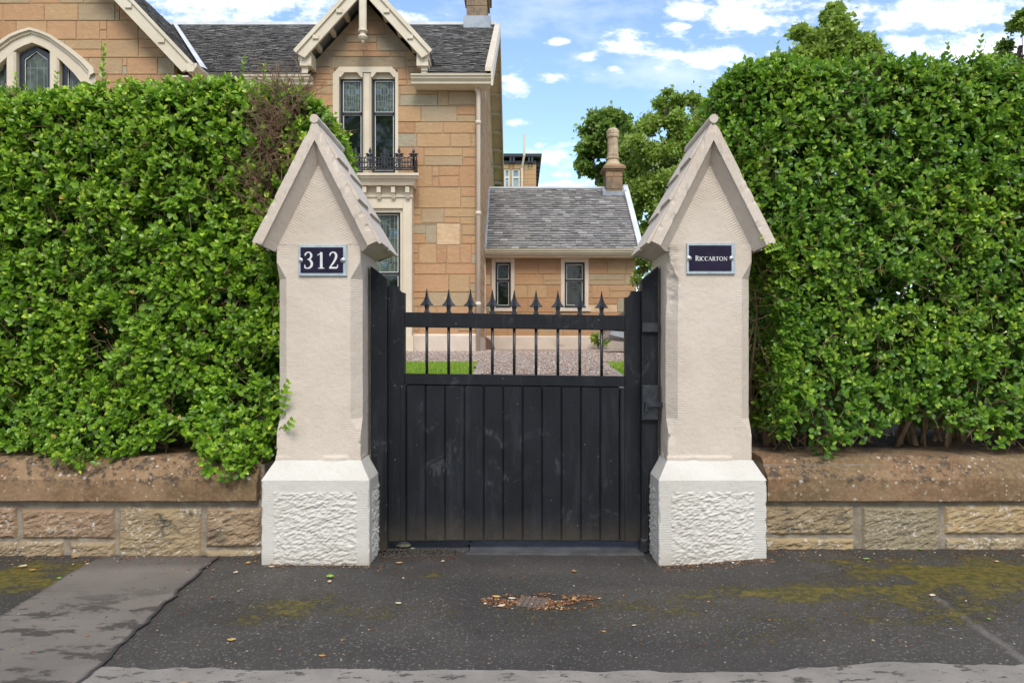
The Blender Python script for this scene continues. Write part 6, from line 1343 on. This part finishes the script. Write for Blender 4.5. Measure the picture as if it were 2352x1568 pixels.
# ------------------------------------------------------------------ litter, fallen leaves, cover
def small_things():
    g = np.random.default_rng(5)
    def gp(px, py): Y = F*H/(py-VY); return np.array([X(px, Y), Y])
    c = gp(1222, 1381); cx, cy = c; root = thing('stopcock_cover', (cx, cy, -.008), 'small worn square metal cover sunk in leaf litter on the footway', 'cover'); a = R(-12)
    m = MB(); m.bbox(-.062, .062, -.062, .062, 0, .004)
    for v in m.v: pass
    m = MB(); n = 6; 
    def bx(u0, u1, v0, v1, z0, z1):
        P = [(u0, v0), (u1, v0), (u1, v1), (u0, v1)]; m.prism([(cx+u*cos(a)-v*sin(a), cy+u*sin(a)+v*cos(a)) for u, v in P], z0, z1, 'z')
    bx(-.066, .066, -.07, .07, -.016, -.006)
    for i in range(5):
        for j in range(4):
            if (i, j) == (3, 2): continue
            bx(-.062+i*.0255, -.062+i*.0255+.021, -.066+j*.034, -.066+j*.034+.028, -.0055, -.0015)
    m.build('cover_plate', simple('rusty_iron_cover', (.17, .125, .10), (.10, .075, .06), 60, .75, 150, .001), root)
    # debris round it
    n = 2600; th = g.random(n)*2*pi; r = g.random(n)**.6; x = cx+.055+np.cos(th)*r*.285; y = cy+.012+np.sin(th)*r*.125; k = (np.abs(x-cx) > .055) | (np.abs(y-cy) > .06) | (g.random(n) < .12); x, y = x[k], y[k]
    k2 = fbm(np.stack([x*9, y*16, x*0], -1), 3, 4) > .36; x, y = x[k2], y[k2]
    X_, Y_ = [x], [y]
    n = 1500; xx = -3.2+6.4*g.random(n); yy = 3.93-.20*g.random(n)**2.2; k = (xx < -1.37) | (xx > 1.34); xx, yy = xx[k], yy[k]; X_.append(xx); Y_.append(yy)
    n = 750; xx = -3.4+6.8*g.random(n); yy = 2.6+1.3*g.random(n); X_.append(xx); Y_.append(yy)
    n = 420; xx = X(1520, 3.7)+.6*g.random(n); yy = 3.785-.10*g.random(n)**2; X_.append(xx); Y_.append(yy)
    n = 260; xx = X(600, 3.7)+.62*g.random(n); yy = 3.785-.06*g.random(n)**2; X_.append(xx); Y_.append(yy)
    n = 700; xx = X(880, 4.0)+.42*g.random(n); yy = 3.90+.15*g.random(n); X_.append(xx); Y_.append(yy)
    x, y = np.concatenate(X_), np.concatenate(Y_); n = len(x); rr = g.random(n); big = g.random(n)**6
    z = pz(x)+.001+.002*g.random(n)-.009*np.exp(-(((x-.13)/.22)**2+((y-3.33)/.13)**2)**2)+.008*(x < -.85)*(y < 3.96)*((x-X(190, 3.7)) > -1.2)
    last = n-700; rr[last:] *= .35
    chips('leaf_litter', np.stack([x, y, z], -1), .0022+.0065*big+.0022*g.random(n), M['litter'], .35, rnd=rr, kind='stuff')
    n = 1800; xx = X(880, 4.0)+.40*g.random(n)**.8; yy = 3.93+.13*g.random(n); k = yy > 3.93+.05*(xx-X(880, 4)); xx, yy = xx[k], yy[k]; z = .002+.02*np.exp(-((yy-4.02)/.05)**2)*g.random(len(xx))
    chips('dirt', np.stack([xx, yy, z], -1), .003+.007*g.random(len(xx)), simple('black_dirt', (.03, .026, .022), (.06, .05, .04), 60, .95), .7, kind='stuff')
    # stones by the left foot of the gate
    for (px, py, r, lab) in ((926, 1254, .043, 'flat grey green stone lying in dirt at the left foot of the gate'), (948, 1259, .013, 'small round pale stone beside the flat stone at the gate'), (968, 1268, .010, 'tiny pale pebble on the asphalt in front of the gate'), (893, 1268, .010, 'pale pebble against the corner of the left pillar base')):
        p = gp(px, py+3); k = 40; d = unit(g.normal(0, 1, (14, 3))); m = MB(); P = np.zeros((7, 11, 3))
        for i in range(7):
            for j in range(11):
                u = pi*i/6; v = 2*pi*j/10; q = np.array([sin(u)*cos(v)*1.1, sin(u)*sin(v)*.7, cos(u)*.38]); P[i, j] = q
        P *= (1+.35*(vn(P*1.7+r*900, 3)-.5))[..., None]; P[:, -1] = P[:, 0]; m.grid(P*r+np.array([p[0], p[1], r*.30+.004])); tag(m.build('stone', simple('mossy_stone_%d' % px, (.20, .19, .12), (.33, .30, .24), 40, .9, 60, .002), None, smooth=True), lab, 'stone')
    # individual fallen leaves
    def leafobj(px, py, L, mt, label, curl=.14):
        L *= .82
        p = gp(px, py); a = g.random()*2*pi; m = MB(); wd = .30+.1*g.random(); P = []
        for i in range(7):
            t = i/6; w = wd*L*sin(pi*min(1, t*.93+.04))**.8
            for s in (-1, -.5, 0, .5, 1): x = (t-.5)*L; y = s*w; P.append((x*cos(a)-y*sin(a)+p[0], x*sin(a)+y*cos(a)+p[1], .005+float(pz(p[0]))+curl*L*((s*s)*.35+(t-.5)**2*.9)+(.008 if px < 490 and py > 1300 else 0)))
        m.grid(np.array(P).reshape(7, 5, 3)); o = m.build('fallen_leaf', M[mt], None, smooth=True); tag(o, label, 'leaf', 'fallen leaves on the footway')
    Ls = [(758, 1325, .055, 'gleaf', 'green leaf lying on the asphalt in front of the number 312 pillar'), (570, 1294, .045, 'yleaf', 'orange fallen leaf at the left corner of the number 312 pillar base'), (623, 1303, .05, 'wleaf', 'curled white dried leaf at the foot of the number 312 pillar'), (757, 1337, .04, 'wleaf', 'pale dried leaf just in front of the green leaf'),
          (917, 1294, .045, 'yleaf', 'amber leaf right of the left pillar base'), (1017, 1290, .03, 'wleaf', 'small white leaf scrap between the pillars'), (1319, 1313, .034, 'yleaf', 'amber leaf in front of the gate, right of the drain cover'), (915, 1387, .035, 'wleaf', 'cream leaf on bare asphalt left of the leaf litter patch'),
          (1456, 1438, .024, 'wleaf', 'round cream scrap on the asphalt right of centre'), (740, 1508, .03, 'yleaf', 'bright orange leaf near the pale kerb'), (2112, 1277, .04, 'gleaf', 'bright green leaf at the foot of the right wall'), (1990, 1300, .045, 'gleaf', 'green leaf lying among moss right of the name plate pillar'), (2142, 1387, .045, 'wleaf', 'long cream leaf at the head of the pale seam'),
          (2272, 1443, .022, 'gleaf', 'tiny green leaf near the right edge of the footway'), (52, 1305, .05, 'wleaf', 'pale curled leaf in the moss at far left'), (75, 1314, .04, 'yleaf', 'tan leaf in the moss just below a pale leaf'), (203, 1296, .04, 'wleaf', 'cream leaf on the corner of the smooth patch'), (172, 1281, .04, 'yleaf', 'orange leaf at the foot of the left wall'),
          (541, 1316, .04, 'wleaf', 'curled pale leaf near the edge of the smooth patch by the pillar'), (136, 1333, .035, 'gleaf', 'thin green leaf on the edge between moss and smooth patch'), (2290, 1306, .03, 'wleaf', 'white scrap in orange moss at far right'), (2040, 1276, .03, 'yleaf', 'small yellow leaf at the foot of the right wall'), (418, 1580, .05, 'yleaf', 'brown leaf by the lower left kerb'), (532, 1471, .04, 'yleaf', 'thin yellow leaf on asphalt beside the smooth patch'),
          (1140, 1372, .05, 'yleaf', 'orange leaf at the left end of the litter patch'), (1152, 1393, .045, 'wleaf', 'pale leaf at the lower left of the litter patch'), (1176, 1376, .04, 'wleaf', 'cream leaf touching the metal cover'), (1318, 1378, .035, 'yleaf', 'tan leaf in the right half of the litter patch')]
    for a in Ls: leafobj(*a)
small_things()
